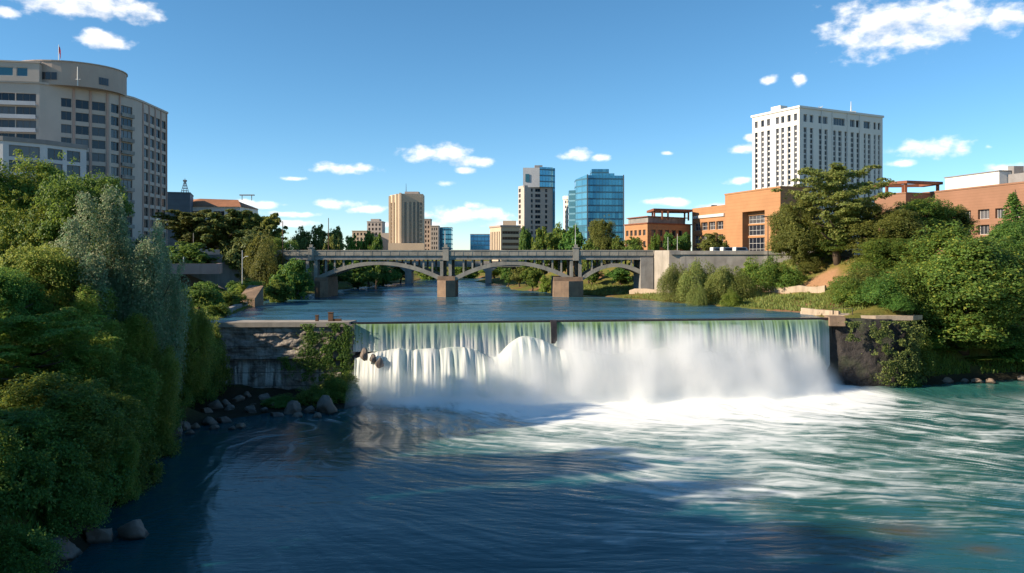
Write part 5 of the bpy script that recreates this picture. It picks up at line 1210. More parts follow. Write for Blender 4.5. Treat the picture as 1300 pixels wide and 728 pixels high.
def k_plume(rng, asp, dens, lf):
    """upright feathery crown made of several rising plumes"""
    H = asp; Ps = []; Ns = []
    for i in range(15):
        a = rng.rand()*6.28; r = .40*math.sqrt(rng.rand()); bx_, by_ = r*math.cos(a), r*math.sin(a)
        top = H*(1-.42*(r/.40)**2.0)*rng.uniform(.88, 1.0); bot = H*rng.uniform(.08, .25); k = 34
        t = np.linspace(0, 1, k); lean = .16*t**1.4
        cc = np.stack([bx_*(1+lean)+math.cos(a)*lean*.3+rng.normal(size=k)*.02, by_*(1+lean)+math.sin(a)*lean*.3+rng.normal(size=k)*.02, bot+(top-bot)*t], 1)
        cr = .125*np.sin(np.clip(t*.80+.12, 0, 1)*math.pi)**.7*rng.uniform(.65, 1.25, k)+.015
        P, Nn = clumps_to_leaves(cc, cr, int(52*dens), rng, 1.5, np.array([0, 0, H*.4]), .3); Ps.append(P); Ns.append(Nn)
    return np.vstack(Ps), np.vstack(Ns), lf
def k_layer(rng, asp, dens, lf):
    """open crown of spreading, flat-topped boughs"""
    H = asp; cc = []; cr = []
    for i in range(34):
        t = (i+.5)/34; z = H*(.22+.74*t); R = .52*math.sin(math.pi*min(1, .16+.80*(1-t)**.8))**.8*rng.uniform(.6, 1.1); a = i*2.4+rng.normal()*.5
        for j in range(9):
            u = (j+1)/9*rng.uniform(.85, 1.1); w = rng.normal()*.14
            cc.append((R*u*math.cos(a+w), R*u*math.sin(a+w), z+H*.09*u*u-H*.015*rng.rand()+rng.normal()*.012)); cr.append(.085*(1.2-.5*u)*rng.uniform(.7, 1.3))
    cc = np.array(cc); cr = np.array(cr); P, Nn = clumps_to_leaves(cc, cr, int(75*dens), rng, .36, np.array([0, 0, H*.3]), .9); return P, Nn, lf
def k_willow(rng, asp, dens, lf):
    """dome of hanging strands"""
    H = asp; n = int(420*dens); a = rng.rand(n)*6.283; r = np.sqrt(rng.rand(n))*.42
    lump = 1+.18*np.sin(a*3+rng.rand()*6); zt = H*(1-.55*(r/.46)**2)*rng.uniform(.80, 1.02, n)*np.clip(lump, .85, 1.1)
    k = 26; t = np.linspace(0, 1, k); ln = np.minimum(zt-.02, H*rng.uniform(.30, .8, n)); so = rng.uniform(.04, .12, n)
    R = (r[:, None]+so[:, None]*np.sin(t*1.9)[None, :])*lump[:, None]
    P = np.stack([R*np.cos(a)[:, None], R*np.sin(a)[:, None], zt[:, None]+.03*H*np.sin(t*3.1)[None, :]-ln[:, None]*(t**1.5)[None, :]], -1)
    P = P+rng.normal(size=P.shape)*.010; Nn = np.stack([np.cos(a)[:, None]+0*R, np.sin(a)[:, None]+0*R, .55+0*R], -1)
    return P.reshape(-1, 3), unit(Nn.reshape(-1, 3)), lf
def k_cone(rng, asp, dens, lf):
    H = asp; n = int(230*dens); t = rng.rand(n)**1.25; a = rng.rand(n)*6.283; R = .47*(1-t)**.75*rng.uniform(.5, 1.05, n)
    cc = np.stack([R*np.cos(a), R*np.sin(a), H*(.10+.90*t)], 1); P, Nn = clumps_to_leaves(cc, rng.uniform(.05, .10, n)*(1.1-.5*t), 60, rng, 1.1, np.array([0, 0, H*.3])); return P, Nn, lf
def k_pine(rng, asp, dens, lf):
    H = asp; cc = []; cr = []
    for i in range(26):
        t = i/26; z = H*(.18+.80*t); R = .48*(1-t)**.8+.03
        for j in range(6):
            a = j*1.05+i*.7+rng.normal()*.2
            for u in (.35, .65, .95): cc.append((R*u*math.cos(a), R*u*math.sin(a), z-H*.03*u+rng.normal()*.01)); cr.append(.055*(1.25-.4*u))
    P, Nn = clumps_to_leaves(np.array(cc), np.array(cr), int(34*dens), rng, .5, np.array([0, 0, H*.4]), .6); return P, Nn, lf
def k_shrub(rng, asp, dens, lf):
    H = asp; n = int(70*dens); d = unit(rng.normal(size=(n, 3))); d[:, 2] = abs(d[:, 2])
    lump = .78+.3*np.sin(d[:, 0]*5+rng.rand()*6)*np.cos(d[:, 1]*4+rng.rand()*6); cc = d*np.array([.42, .42, H*.84])*(np.clip(lump, .5, 1.1)*rng.uniform(.55, 1, n)**.5)[:, None]
    cc[:, 2] += .02; P, Nn = clumps_to_leaves(cc, rng.uniform(.07, .15, n), 80, rng, .8, np.array([0, 0, 0.0])); P[:, 2] = np.maximum(P[:, 2], -.05); return P, Nn, lf
def k_full(rng, asp, dens, lf): return k_broad(rng, asp, dens, lf, 0.0)
KIND = {
 'full':   (k_full, 1.35, 4.2, .0115, 3),  # generator, aspect, density, leaf size, variants
 'broad':  (k_broad, 1.25, 3.4, .0125, 3), 'round': (k_broad, 1.05, .55, .030, 3), 'plume': (k_plume, 1.55, 2.6, .0115, 3), 'poplar': (k_plume, 2.4, .5, .035, 2),
 'layer': (k_layer, 1.0, 1.6, .0135, 2), 'umbrella': (k_layer, .85, 1.5, .024, 2), 'willow': (k_willow, .95, 2.4, .0135, 2), 'cone': (k_cone, 1.7, 1.6, .024, 1),
 'pine': (k_pine, 1.9, 1.0, .020, 1), 'shrub': (k_shrub, .75, 1.3, .026, 3), 'bush': (k_shrub, .8, 3.6, .015, 2)}
_T = {}
def template(kind, var):
    if (kind, var) in _T: return _T[(kind, var)]
    gen, asp, dens, lf, nv = KIND[kind]; rng = np.random.RandomState(abs(hash_(kind))*10+var)
    P, Nn, lf = gen(rng, asp, dens, lf)
    keep = fbm(P[:, 0]*6+P[:, 2]*3, P[:, 1]*6-P[:, 2]*4, 500+var, 2) > .30   # gaps in the crown
    P, Nn = P[keep], Nn[keep]; zz = P[:, 2]/max(P[:, 2].max(), 1e-3)
    me = crown_mesh(kind+'_crown', P, Nn, lf, rng)
    # trunk with limbs
    bm = bmesh.new(); H = asp
    if kind in ('shrub', 'bush', 'willow'): th, tr, nl = H*.45, .022, 5
    elif kind in ('pine', 'cone'): th, tr, nl = H*.95, .022, 0
    elif kind in ('plume', 'poplar'): th, tr, nl = H*.55, .026, 8
    elif kind in ('layer', 'umbrella'): th, tr, nl = H*.72, .03, 12
    else: th, tr, nl = H*.62, .032, 9
    pts = [(0, 0, -.03)]; x = y = 0
    for i in range(1, 7): x += rng.normal()*.014; y += rng.normal()*.014; pts.append((x, y, th*i/6))
    tube(bm, pts, [tr*(1.35-1.15*i/6) for i in range(7)], 8)
    for i in range(nl):
        b = Vector(pts[rng.randint(2, 6)]) if kind not in ('shrub', 'bush') else Vector(pts[0]); a = i*2.4+rng.rand(); rr = rng.uniform(.22, .38); dz = H*rng.uniform(.10, .26) if kind not in ('layer', 'umbrella') else H*.08
        e = b+Vector((math.cos(a)*rr, math.sin(a)*rr, dz)); mdp = (b+e)/2+Vector((0, 0, -.02)); tube(bm, [b, mdp, e], [tr*.5, tr*.33, tr*.12], 6)
    tm = bpy.data.meshes.new(kind+'_trunk'); bm.normal_update(); bm.to_mesh(tm); bm.free(); tm.polygons.foreach_set('use_smooth', [True]*len(tm.polygons)); tm.materials.append(M['bark'])
    _T[(kind, var)] = (me, tm, asp); return _T[(kind, var)]
def hash_(s): return sum(ord(c)*(i+3) for i, c in enumerate(s)) % 977
_CM = {}
_rt = random.Random(12)
def plant(kind, leaf, px, Y, top, w, label, name='tree', cat='tree', group=None, sink=0.0, zb=None, var=None, X=None, stem=True):
    """px, top: where the crown's middle and tip stand in the photograph at distance Y; w: crown width there (pixels)"""
    x = W(px, Y) if X is None else X; z0 = (ground_z(x, Y) if zb is None else zb)-.15-sink
    h = Zp(top, Y)-z0; w = w/1000*Y
    nv = KIND[kind][4]; var = _rt.randrange(nv) if var is None else var
    me, tm, asp = template(kind, var)
    k = (kind, var, leaf)
    if k not in _CM: m2 = me.copy() if me.users else me; m2.materials.clear(); m2.materials.append(LEAF[leaf]); _CM[k] = m2
    r = empty(name, (x, Y, z0), label, cat, group, _rt.random()*6.28); r.scale = (w, w, h/asp)
    link('foliage' if cat in ('shrub', 'bush') else 'crown', _CM[k], None, r)
    if stem: link('stem' if cat in ('shrub', 'bush') else 'trunk', tm, None, r)
    return r

# ---- left bank, near
LB = 'trees on the shady left bank'
plant('full', 'mid', 22, 113, 198, 150, 'tall dark leafy tree at the upper left corner, against the pale apartment wing', group=LB)
plant('full', 'deep', 108, 109, 206, 130, 'dark green tree rising in front of the curved high-rise windows', group=LB)
plant('full', 'mid', 62, 111, 228, 120, 'dark tree wedged between the corner tree and the pale feathery tree', group=LB)
plant('plume', 'pale', 140, 103, 244, 140, 'tall pale silvery green feathery tree, its tip lit by the sun', name='feathery_tree', group=LB, var=0)
plant('plume', 'pale', 192, 106, 266, 96, 'slimmer pale feathery tree at the riverward side of the tall silvery one', name='feathery_tree', group=LB, var=1)
plant('full', 'yellow', 55, 98, 302, 125, 'yellow-green tree with a sunlit top below the dark corner tree', group=LB)
plant('full', 'deep', -12, 90, 330, 130, 'dark tree cut by the left edge of the picture below the corner tree', group=LB)
plant('plume', 'yellow', 105, 96, 366, 140, 'rounded mid-green tree below the pale feathery tree', group=LB)
plant('plume', 'pale', 165, 108, 372, 95, 'low blue-green feathery tree leaning over the bank middle', name='feathery_tree', group=LB, var=1)
plant('plume', 'yellow', 178, 98, 408, 120, 'dark green tree overhanging the pale boulders at the waterline', group=LB)
plant('plume', 'yellow', 224, 113, 368, 100, 'green tree with a yellow sunlit crown beside the dam wall', group=LB)
plant('bush', 'mid', 262, 134, 378, 66, 'rounded green shrub overlapping the landward end of the dam wall', name='shrub', cat='shrub')
plant('full', 'mid', 238, 124, 400, 85, 'small leafy tree drooping before the dam wall face', group=LB)
plant('layer', 'yellow', 40, 82, 400, 190, 'massive dark tree filling the left edge half way down', group=LB)
plant('plume', 'mid', 128, 86, 428, 150, 'dense dark green tree in the middle of the shady bank', group=LB)
plant('full', 'mid', 75, 72, 470, 190, 'lowest broad dark tree hanging over the black water', group=LB)
plant('full', 'mid', -5, 66, 520, 170, 'dark tree at the lower left corner above the boulders', group=LB)
plant('plume', 'yellow', 133, 78, 530, 100, 'small bright-tipped tree reaching lowest over the water', group=LB, sink=0)
plant('bush', 'deep', 205, 106, 470, 70, 'dark shrub hanging above the pale bank boulders', name='shrub', cat='shrub')
plant('bush', 'deep', 250, 128, 448, 60, 'dark shrub at the foot of the dam wall, landward side', name='shrub', cat='shrub')
for px, Y, h, wd, lf, lab in ((158, 84, 8, 110, 'mid', 'shrub low at the waterline below the dense dark bank trees'), (186, 97, 7, 90, 'mid', 'shrub above the waterline between the boulders and the dense trees'), (104, 74, 8, 150, 'deep', 'wide dark shrub at the black water, lower left'),
          (50, 66, 8, 150, 'deep', 'dark shrub above the boulders in the lower left corner'), (140, 79, 6, 90, 'mid', 'lowest small shrub leaning over the black water'), (216, 112, 6.5, 70, 'mid', 'shrub just above the pale boulders nearest the dam wall'), (8, 62, 8, 150, 'deep', 'dark shrub at the very corner, lower left'),
          (84, 66, 5, 110, 'deep', 'low dark shrub just above the dark boulder of the lower left shore'), (20, 57, 5, 130, 'deep', 'nearest dark shrub, at the bottom edge of the shady bank')):
    plant('bush', lf, px, Y, 325-(ground_z(W(px, Y), Y)+h-CAMZ)/Y*1000, wd, lab, name='shrub', cat='shrub', group='shrubs along the left waterline')
# unseen trees planted past the frame's left edge to shade the water
for (x, y, tz) in ((-72, 72, 46), (-70, 58, 48), (-62, 47, 46), (-70, 38, 52), (-56, 34, 46), (-50, 24, 46), (-50, 54, 31), (-45, 47, 27)):
    plant('full', 'deep', 0, y, 325-(tz-CAMZ)/y*1000, 17/y*1000, 'unseen dark tree further along the left bank, planted to shade the water', group='unseen trees planted to shade the water', X=x)
# ---- spit under the dam wall
plant('bush', 'mid', 428, 131, 462, 62, 'bright green bush on the rocks right beside the fall', name='bush', cat='bush')
plant('bush', 'mid', 398, 128, 484, 60, 'rounded bush spreading above the grey rocks under the dam wall', name='bush', cat='bush')
plant('bush', 'deep', 358, 127, 500, 60, 'low dark bush trailing to the water under the dam wall', name='bush', cat='bush')
plant('bush', 'deep', 447, 133, 476, 30, 'narrow bush hugging the left edge of the falling water', name='bush', cat='bush')
def ivy():
    rng = np.random.RandomState(77); Ps = []
    for (s0, w, z1, z0, n) in ((-35.3, 2.2, 12.6, 2.5, 4200), (-31.0, 1.9, 12.7, 5.0, 3200), (-32.7, 1.3, 9.0, 3.0, 1600), (-29.3, 1.0, 12.6, 1.0, 2400), (-39.5, 1.0, 6.8, 4.4, 700)):
        t = rng.rand(n); z = z1-(z1-z0)*t; x = s0+rng.normal(size=n)*w*(.35+.5*np.sin(t*3+s0)**2); d = rng.rand(n)*.5
        keep = fbm(x*.9, z*.7, 5, 3) > .42; y = 140.4+(x+29.4)*.06-.9-d-.8*(z < 6.5)*0
        Ps.append(np.stack([x, y, z], 1)[keep])
    P = np.vstack(Ps); Nn = np.tile([0, -.8, .5], (len(P), 1)); o0 = Vector((-33, 139.5, 6))
    me = crown_mesh('ivy', P-np.array(o0), Nn, .17, rng); me.materials.append(LEAF['deep']); o = link('ivy', me, None, None, o0); tag(o, 'dark ivy hanging down the dam wall beside the fall', 'ivy')
ivy()
def bluff_ivy():
    rng = np.random.RandomState(78); Ps = []
    for x0, y0, z1, z0, w, n in ((64.5, 150.0, 12.2, 8.5, .9, 900), (69.5, 149.4, 12.3, 6.0, 1.3, 2200), (73.5, 149.6, 12.3, 3.0, 1.6, 3400), (76.3, 151.0, 12.3, .6, 1.2, 3600), (71, 149.2, 5, .4, 1.6, 1300)):
        t = rng.rand(n); z = z1-(z1-z0)*t; x = x0+rng.normal(size=n)*w*(.4+.6*np.sin(t*4+x0)**2); y = y0-.9+(x-x0)*.12-rng.rand(n)*.8-(1-z/12)*1.0
        k = fbm(x*.9, z*.7, 6, 3) > .45; Ps.append(np.stack([x, y, z], 1)[k])
    P = np.vstack(Ps); o0 = Vector((71, 149, 6)); me = crown_mesh('ivy', P-np.array(o0), np.tile([-.1, -.8, .5], (len(P), 1)), .19, rng); me.materials.append(LEAF['dusk']); o = link('ivy', me, None, None, o0); tag(o, 'dusky creeper growing down the dark bluff right of the fall', 'ivy')
bluff_ivy()
# ---- left bank beyond the weir
UM = 'dark umbrella trees behind the terrace wall'
plant('umbrella', 'dusk', 246, 262, 270, 84, 'dark umbrella-shaped tree nearest the curved high-rise', name='umbrella_tree', group=UM, var=0)
plant('umbrella', 'dusk', 296, 258, 271, 90, 'widest dark umbrella-shaped tree, below the terracotta roof', name='umbrella_tree', group=UM, var=1)
plant('umbrella', 'olive', 338, 256, 276, 52, 'olive umbrella-shaped tree beside the tall utility pole', name='umbrella_tree', group=UM, var=0)
plant('round', 'dusk', 272, 268, 281, 76, 'dark round tree in the gap between the two largest umbrella trees', group=UM)
plant('round', 'olive', 318, 262, 284, 70, 'olive round tree right of the widest umbrella tree', group=UM)
plant('full', 'mid', 352, 246, 298, 56, 'green tree at the foot of the tall utility pole')
plant('round', 'deep', 236, 225, 309, 80, 'dark rounded shrub between the reddish wall and the umbrella trees', name='shrub', cat='shrub')
plant('round', 'dusk', 318, 232, 296, 66, 'dark weeping tree in shade behind the lawn lamp post')
plant('willow', 'olive', 336, 226, 300, 56, 'tall drooping olive willow left of the bridge end', name='willow')
plant('round', 'deep', 372, 219, 331, 56, 'dark round tree covering the left end of the arch bridge')
plant('round', 'mid', 352, 206, 356, 40, 'low shrub on the lawn by the left bridge end', name='shrub', cat='shrub')
plant('shrub', 'yellow', 318, 197, 352, 46, 'sunlit yellow-green shrub on top of the sloping stone block', name='shrub', cat='shrub', zb=15.5)
plant('shrub', 'mid', 292, 180, 366, 56, 'grey-green shrub between the quay edge and the stone block', name='shrub', cat='shrub')
plant('shrub', 'deep', 262, 172, 350, 60, 'dark shrub under the reddish wall', name='shrub', cat='shrub')
plant('round', 'deep', 252, 160, 362, 52, 'rounded dark green bush above the landward end of the dam wall', name='shrub', cat='shrub')
plant('shrub', 'mid', 276, 156, 380, 44, 'small green shrub at the quay, just above the dam walkway', name='shrub', cat='shrub')
plant('shrub', 'deep', 300, 212, 352, 40, 'dark low shrub behind the lawn lamp post', name='shrub', cat='shrub')
# ---- behind the bridge, left
BL = 'trees beyond the left half of the arch bridge'
plant('round', 'willow', 384, 300, 289, 30, 'pale tall tree nearest the utility pole behind the bridge', name='tree', group=BL)
plant('round', 'willow', 404, 306, 288, 32, 'second pale tall tree behind the bridge, between the pole and the olive tree', name='tree', group=BL)
plant('round', 'willow', 424, 300, 290, 34, 'brownish olive tree at the thin pole behind the bridge', group=BL)
plant('round', 'yellow', 447, 310, 301, 30, 'bright green low tree in front of the small beige block', group=BL)
plant('round', 'yellow', 468, 315, 296, 34, 'mid-green round tree left of the beige ribbed tower', group=BL)
plant('round', 'deep', 478, 300, 300, 24, 'small dark round tree touching the foot of the beige ribbed tower', group=BL)
for px, Y, tp, w, lab in ((425, 275, 335, 46, 'dark tree at the waterline under the springing of the left arch'), (455, 290, 333, 48, 'dark tree framed by the middle of the left arch'), (486, 318, 336, 44, 'dark tree at the far waterline under the left arch'),
                          (508, 350, 334, 30, 'dark tree just left of the beam bridge pier'), (545, 400, 332, 44, 'distant dark tree under the right half of the left arch'), (590, 420, 334, 46, 'distant tree under the left half of the middle arch'), (628, 400, 335, 40, 'distant tree behind the right pier of the beam bridge')):
    plant('round', 'deep' if px < 520 else 'mid', px, Y, tp, w, lab, group='trees framed by the bridge arches')
# ---- behind the bridge, right
BR = 'trees beyond the right half of the arch bridge'
plant('round', 'deep', 668, 300, 290, 26, 'dark round tree beside the banded office', group=BR)
plant('round', 'mid', 690, 292, 291, 38, 'broad mid-green tree under the tall grey tower', group=BR)
plant('round', 'mid', 710, 300, 285, 34, 'mid-green tree under the white round tower', group=BR)
plant('round', 'deep', 729, 290, 288, 36, 'dark tree at the taller bridge lamp, under the blue glass tower', group=BR)
plant('full', 'olive', 764, 284, 275, 40, 'tall olive-green tree before the blue glass tower', name='tree', group=BR)
plant('round', 'mid', 783, 280, 300, 24, 'small tree between the tall olive-green tree and the smaller orange office', group=BR)
plant('round', 'mid', 805, 272, 302, 30, 'low leafy tree under the windows of the smaller orange office', group=BR)
plant('round', 'mid', 748, 270, 305, 30, 'low bush-like tree at the foot of the tall olive-green tree', group=BR)
plant('poplar', 'mid', 832, 262, 294, 16, 'narrow tree at the corner of the smaller orange office', group=BR, name='poplar')
plant('round', 'deep', 850, 262, 296, 22, 'dark tree between the two flag posts', group=BR)
plant('round', 'deep', 868, 266, 296, 22, 'dark tree in the gap between the orange brick buildings', group=BR)
plant('round', 'olive', 905, 246, 297, 40, 'round olive tree before the windows of the orange brick hall', group=BR)
for px, Y, tp, w, kd, lf, lab in ((660, 292, 340, 26, 'round', 'olive', 'small lit tree on the far bank left of the right bridge pier'), (676, 268, 338, 30, 'round', 'mid', 'bushy tree on the far bank under the middle arch'), (694, 262, 345, 26, 'shrub', 'yellow', 'sunlit shrub on the far bank next to the right bridge pier'), (645, 310, 341, 22, 'round', 'deep', 'dark tree at the far bend under the middle arch'),
                               (752, 262, 341, 30, 'round', 'deep', 'dark bush in the shade under the right arch'), (788, 256, 340, 34, 'round', 'deep', 'dark bush under the landward half of the right arch')):
    plant(kd, lf, px, Y, tp, w, lab, name='tree' if kd == 'round' else 'shrub', cat='tree' if kd == 'round' else 'shrub', group='greenery framed by the bridge arches')
# ---- right bank
WS = 'weeping willows along the right bank'
plant('willow', 'willow', 857, 206, 337, 46, 'first weeping willow from the bridge, on the grass bank', name='willow', group=WS, var=0)
plant('willow', 'willow', 888, 201, 333, 60, 'second weeping willow from the bridge, hanging to the water', name='willow', group=WS, var=1)
plant('willow', 'willow', 924, 198, 340, 62, 'broad weeping willow farthest from the bridge', name='willow', group=WS, var=0)
plant('willow', 'willow', 886, 193, 361, 26, 'small weeping willow at the waterline in front of the others', name='willow', group=WS, var=1)
plant('bush', 'yellow', 929, 188, 364, 34, 'round yellow-green bush at the waterline beneath the broad willow', name='bush', cat='bush')
RS = 'shrubs on the right bank slope'
for a in ((951, 208, 322, 44, 'shrub', 'yellow', 'sunlit shrub above the weeping willows by the road wall'), (974, 204, 316, 60, 'bush', 'mid', 'large shrub beneath the T-shaped street lamp'), (1000, 201, 330, 56, 'bush', 'mid', 'wide shrub left of the bare earth slope'),
          (985, 203, 340, 40, 'bush', 'olive', 'olive shrub just above the path wall'),
          (1088, 176, 336, 80, 'bush', 'mid', 'large shrub below the earth slope, over the landing ledge'), (1066, 172, 370, 34, 'shrub', 'olive', 'low shrub on the bank behind the landing ledge'), (1108, 168, 352, 84, 'bush', 'mid', 'big dark shrub just behind the landing ledge'),
          (1146, 170, 356, 70, 'bush', 'deep', 'dark shrub hidden between landing ledge and the big round tree'), (1112, 186, 318, 90, 'bush', 'mid', 'tall shrub under the broad olive tree'), (1030, 203, 322, 46, 'bush', 'olive', 'olive shrub on top of the bare earth slope')):
    plant(a[4], a[5], a[0], a[1], a[2], a[3], a[6], name='shrub', cat='shrub', group=RS)
RT = 'tall trees on the right bank'
plant('layer', 'willow', 1064, 200, 213, 128, 'spreading wind-swept cedar in front of the white tower', name='cedar', group=RT, var=0)
plant('full', 'olive', 1014, 206, 246, 80, 'olive leafy tree at the near corner of the orange brick hall', group=RT, var=1)
plant('full', 'mid', 1044, 206, 280, 96, 'low broad tree beneath the wind-swept cedar', name='tree', group=RT, var=1)
plant('full', 'olive', 1120, 196, 258, 110, 'broad olive tree below the rust-red pergola', name='tree', group=RT, var=0)
plant('broad', 'mid', 1168, 200, 248, 96, 'leafy tree before the red-brown brick block', group=RT)
plant('broad', 'olive', 1204, 204, 262, 70, 'olive tree under the windows of the red-brown brick block', group=RT)
plant('broad', 'mid', 1132, 186, 300, 90, 'dense green tree between the broad olive tree and the big round tree', group=RT)
plant('full', 'mid', 1222, 160, 282, 190, 'big round leafy tree over the dark bluff', group=RT, var=0)
plant('broad', 'mid', 1180, 160, 345, 100, 'bright lower limb-tree at the water side of the big round tree', group=RT, var=2)
plant('broad', 'deep', 1300, 168, 300, 120, 'dark tree cut by the right edge of the picture', group=RT, var=1)
plant('broad', 'deep', 1282, 176, 276, 80, 'dark tree behind the big round tree near the pole', group=RT, var=2)
plant('pine', 'deep', 1287, 196, 240, 50, 'dark pine before the red-brown brick block at the right edge', name='pine', group=RT)
plant('pine', 'deep', 1312, 200, 236, 50, 'second dark pine, cut by the right edge', name='pine', group=RT)
for a in ((1235, 161, 405, 100, 'bush', 'mid', 'sunlit shrub on the shore below the big round tree'), (1203, 159, 440, 60, 'bush', 'yellow', 'bright low bush at the rocky shore'), (1268, 162, 395, 100, 'bush', 'deep', 'dark undergrowth shrub on the shore at the right edge'), (1168, 158, 412, 70, 'bush', 'deep', 'dark shrub clinging to the bluff below the big round tree'), (1245, 159, 452, 60, 'bush', 'mid', 'low bush among the shore rocks at the right'), (1295, 160, 425, 90, 'bush', 'deep', 'dark shrub behind the shore rocks, cut by the right edge')):
    plant(a[4], a[5], a[0], a[1], a[2], a[3], a[6], name='shrub', cat='shrub', group='shrubs on the right shore')
for px, Y, h, wd, lf, lab in ((1086, 163, 6.5, 80, 'mid', 'rounded shrub directly behind the pale landing ledge'), (1122, 158, 7, 80, 'deep', 'dark shrub on top of the bluff beside the landing ledge'), (1150, 160, 9, 90, 'mid', 'tall shrub on the bluff at the edge of the big round tree'),
          (1096, 170, 8, 90, 'olive', 'olive shrub behind the rounded one at the landing ledge'), (1140, 153.5, 3.5, 50, 'deep', 'small dark shrub hanging at the outer corner of the bluff'), (1166, 152.6, 10, 56, 'mid', 'tall shrub growing up the outer end of the bluff'), (1152, 150.4, 5, 40, 'deep', 'dark shrub at the foot of the bluff by the water')):
    plant('bush', lf, px, Y, 325-(ground_z(W(px, Y), Y)+h-CAMZ)/Y*1000, wd, lab, name='shrub', cat='shrub', group='shrubs at the landing ledge')
# ---- grass
def grass(name, label, pts, size, leaf, seed):
    rng = np.random.RandomState(seed); x, y = pts; z = terrain(x, y); n = len(x)
    P = np.stack([x, y, z+size*.3], 1); a = rng.rand(n)*6.28; Nn = np.stack([np.cos(a), np.sin(a), .25+0*a], 1)
    T = np.stack([rng.normal(size=n)*.35, rng.normal(size=n)*.35, np.ones(n)], 1); T = unit(T); B = unit(np.cross(Nn, T)); s = (size*rng.uniform(.5, 1.3, n))[:, None]
    base = P-np.array([0, 0, size*.4]); V = np.stack([base-B*s*.22, base+B*s*.22, base+T*s*1.1], 1).reshape(-1, 3)
    me = np_mesh(name, V, np.arange(n*3).reshape(n, 3)); attr(me, 'v', np.repeat(rng.rand(n), 3)); me.materials.append(LEAF[leaf]); o = link(name, me, None); tag(o, label, kind='stuff')
rng = np.random.RandomState(4)
x = rng.uniform(10, 84, 90000); y = rng.uniform(152, 262, 90000); d = sdist(x, y, RIVER); k = (d > .6) & (d < 42) & (fbm(x*.09, y*.09, 7, 3) > .43) & (np.hypot(x-77, y-196) > 6.5) & (np.hypot(x-84, y-190) > 5) & ~((x > 44) & (y > 217)) & (y > np.interp(x, WX, WY)+6)
grass('bank_grass', 'sunlit rough grass on the right river bank', (x[k], y[k]), .62, 'willow', 1)
x = rng.uniform(-90, -50, 50000); y = rng.uniform(146, 250, 50000); d = sdist(x, y, RIVER); k = (d > .5) & (d < 30) & (fbm(x*.09, y*.09, 8, 3) > .36)
grass('lawn_grass', 'short grass on the left bank by the bridge', (x[k], y[k]), .4, 'mid', 2)
x = rng.uniform(-80, -30, 60000); y = rng.uniform(58, 136, 60000); d = sdist(x, y, POOL); k = (d > 1.5) & (d < 32) & (fbm(x*.12, y*.12, 18, 3) > .40) & ~((y > 113) & (x > -54))
grass('bank_undergrowth', 'dark undergrowth beneath the left bank trees', (x[k], y[k]), .8, 'deep', 3)

x = rng.uniform(77, 116, 40000); y = rng.uniform(151, 176, 40000); d = sdist(x, y, POOL); k = (d > .8) & (d < 18) & (fbm(x*.2, y*.2, 28, 3) > .36)
grass('shore_undergrowth', 'dark undergrowth on the right shore beneath the big round tree', (x[k], y[k]), .7, 'mid', 4)
x = rng.uniform(66, 92, 9000); y = rng.uniform(184, 204, 9000); d = sdist(x, y, RIVER); k = (d > 1) & (fbm(x*.3, y*.3, 29, 3) > .58)
grass('slope_grass', 'dry grass tufts scattered over the bare earth slope', (x[k], y[k]), .55, 'olive', 5)

# ------------------------------------------------------------------ boulders
def rock_mat():
    mt, nt, bs, N, L = new_mat('river_boulder'); oi = N('ShaderNodeObjectInfo')
    c = mixc(nt, ramp(nt, noise(nt, 1.2, 6, .65), .3, .7), (0.20, 0.175, 0.155), (0.10, 0.085, 0.078)); c = mixc(nt, mnode(nt, 'MULTIPLY', oi.outputs['Random'], .5), c, (0.26, 0.17, 0.11))
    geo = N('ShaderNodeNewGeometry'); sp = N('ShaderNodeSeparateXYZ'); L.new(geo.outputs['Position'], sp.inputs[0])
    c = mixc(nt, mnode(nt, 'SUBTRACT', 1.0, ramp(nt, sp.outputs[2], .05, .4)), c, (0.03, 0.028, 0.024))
    L.new(c, bs.inputs['Base Color']); bs.inputs['Roughness'].default_value = .75; bump(nt, bs, noise(nt, 3.0, 7, .7), .7, .2); return mt
M['rock'] = rock_mat()
ROCK = []
for i in range(6):
    bm = bmesh.new(); bmesh.ops.create_icosphere(bm, subdivisions=4, radius=.5); rr = random.Random(60+i); pl = [(Vector((rr.gauss(0, 1), rr.gauss(0, 1), rr.gauss(0, .8))).normalized(), rr.uniform(.20, .40)) for _ in range(12)]
    from mathutils import noise as mno
    for v in bm.verts:
        for n, d in pl:
            e = v.co.dot(n)-d
            if e > 0: v.co -= n*e*.97
        v.co += v.co.normalized()*(.07*mno.noise(v.co*3+Vector((i*9, 0, 0)))+.035*mno.noise(v.co*8)+.015*mno.noise(v.co*20))
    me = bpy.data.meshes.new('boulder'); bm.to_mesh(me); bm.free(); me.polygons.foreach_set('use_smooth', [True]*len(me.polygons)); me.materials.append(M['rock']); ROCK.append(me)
def rock(px, py, w, h, label, group=None, zo=0.0, Y=None, mat=None):
    """stands with its foot at pixel (px, py) of the water plane"""
    Y = CAMZ/((py-325)/1000) if Y is None else Y; x = W(px, Y); i = _rt.randrange(6)
    o = bpy.data.objects.new('boulder', ROCK[i]); COL.objects.link(o); wd = w/1000*Y; hd = h/1000*Y
    o.location = (x, Y+wd*.3, hd*.22+zo); o.scale = (wd*1.15, wd*_rt.uniform(.8, 1.1), hd*1.35); o.rotation_euler = (0, 0, _rt.random()*.8-.4)
    return tag(o, label, 'boulder', group)
LRK = 'pale boulders along the left waterline'
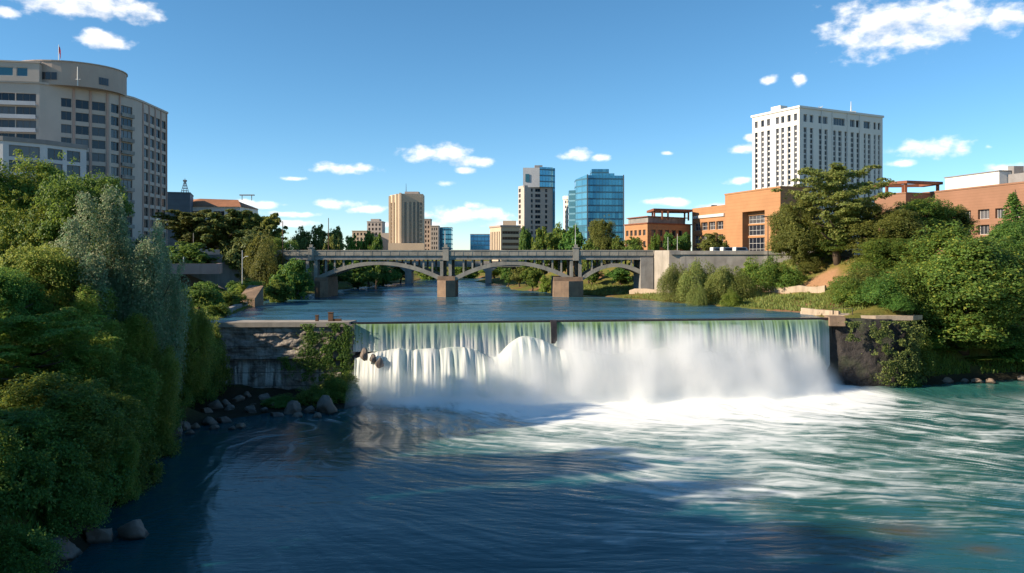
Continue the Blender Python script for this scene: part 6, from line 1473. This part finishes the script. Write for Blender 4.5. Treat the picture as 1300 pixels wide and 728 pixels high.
for a in ((262, 541, 26, 12), (284, 538, 20, 12), (305, 545, 18, 8), (246, 545, 16, 9), (232, 548, 22, 14), (218, 556, 30, 20), (196, 566, 26, 16), (204, 574, 24, 14), (180, 578, 22, 16), (240, 552, 14, 7), (272, 546, 15, 7), (294, 546, 12, 6), (222, 548, 20, 24), (186, 570, 18, 16), (250, 536, 18, 9), (168, 590, 22, 14)):
    rock(*a, 'pale grey boulder among others along the left waterline below the trees', LRK)
for px, py, w, h, lab in ((410, 526, 36, 26, 'largest brown-grey boulder on the spit beside the fall'), (372, 528, 26, 22, 'middle-sized rock under the dark trailing bush'), (352, 531, 22, 10, 'flat brownish rock at the water under the dam wall'), (391, 526, 18, 14, 'rock wedged left of the largest boulder on the spit'), (378, 531, 16, 8, 'small pale rock at the water left of the largest boulder'), (403, 532, 14, 9, 'small rounded brown rock at the foot of the largest boulder'), (322, 520, 16, 10, 'pale stone in the dark corner below the dam wall')):
    rock(px, py, w, h, lab, 'rocks on the spit under the dam wall')
for px, py, w, h in ((300, 516, 20, 12), (284, 520, 16, 9), (272, 524, 22, 13), (312, 510, 14, 9), (336, 514, 18, 10), (262, 530, 16, 10), (292, 526, 14, 8), (345, 522, 14, 8), (318, 528, 18, 8), (334, 527, 12, 6)):
    rock(px, py, w, h, 'dark rubble stone lying under the dam wall in deep shade', 'rubble under the dam wall', zo=.6)
for px, py, w, h, lab in ((165, 684, 44, 26, 'dark rock awash near the lower left trees'), (122, 690, 46, 24, 'low wet rock left of the rock that lies awash'), (60, 715, 60, 40, 'dark boulder at the bottom of the shady bank'), (20, 690, 50, 44, 'rounded grey boulder under the corner tree')):
    rock(px, py, w, h, lab, 'dark rocks at the lower left shore')
for px, py, w, h, lab in ((1173, 485, 14, 5, 'first flat shore rock from the bluff, tan and low'), (1192, 486, 14, 6, 'low tan shore rock beside the largest one'), (1207, 487, 17, 9, 'largest tan rock of the right shore line'), (1228, 486, 12, 6, 'small dark-sided rock right of the largest shore rock'), (1241, 487, 18, 7, 'long flat rock in the middle of the right shore line'), (1259, 487, 14, 7, 'rounded tan rock right of the long flat one'), (1278, 478, 16, 16, 'upright brown rock on the right shore'), (1290, 480, 18, 9, 'low rock beside the upright one'), (1300, 484, 16, 9, 'shore rock cut by the right edge')):
    rock(px, py, w, h, lab, 'rocks of the right shore')
for px, py, w, h, z, lab in ((463, 0, 11, 13, 7.2, 'dark wet rock at the lip of the left cascade'), (474, 0, 9, 9, 6.6, 'small dark rock amid the left cascade'), (480, 0, 13, 14, 5.4, 'lower dark rock splitting the left cascade')):
    rock(px, 0, w, h, lab, 'wet rocks in the left cascade', zo=z, Y=136.2)
def sunken():
    for px, py, w, lab in ((1150, 672, 100, 'large brown rock just under the water at the lower right'), (1190, 700, 50, 'smaller brown rock under the water at the lower right')):
        pass
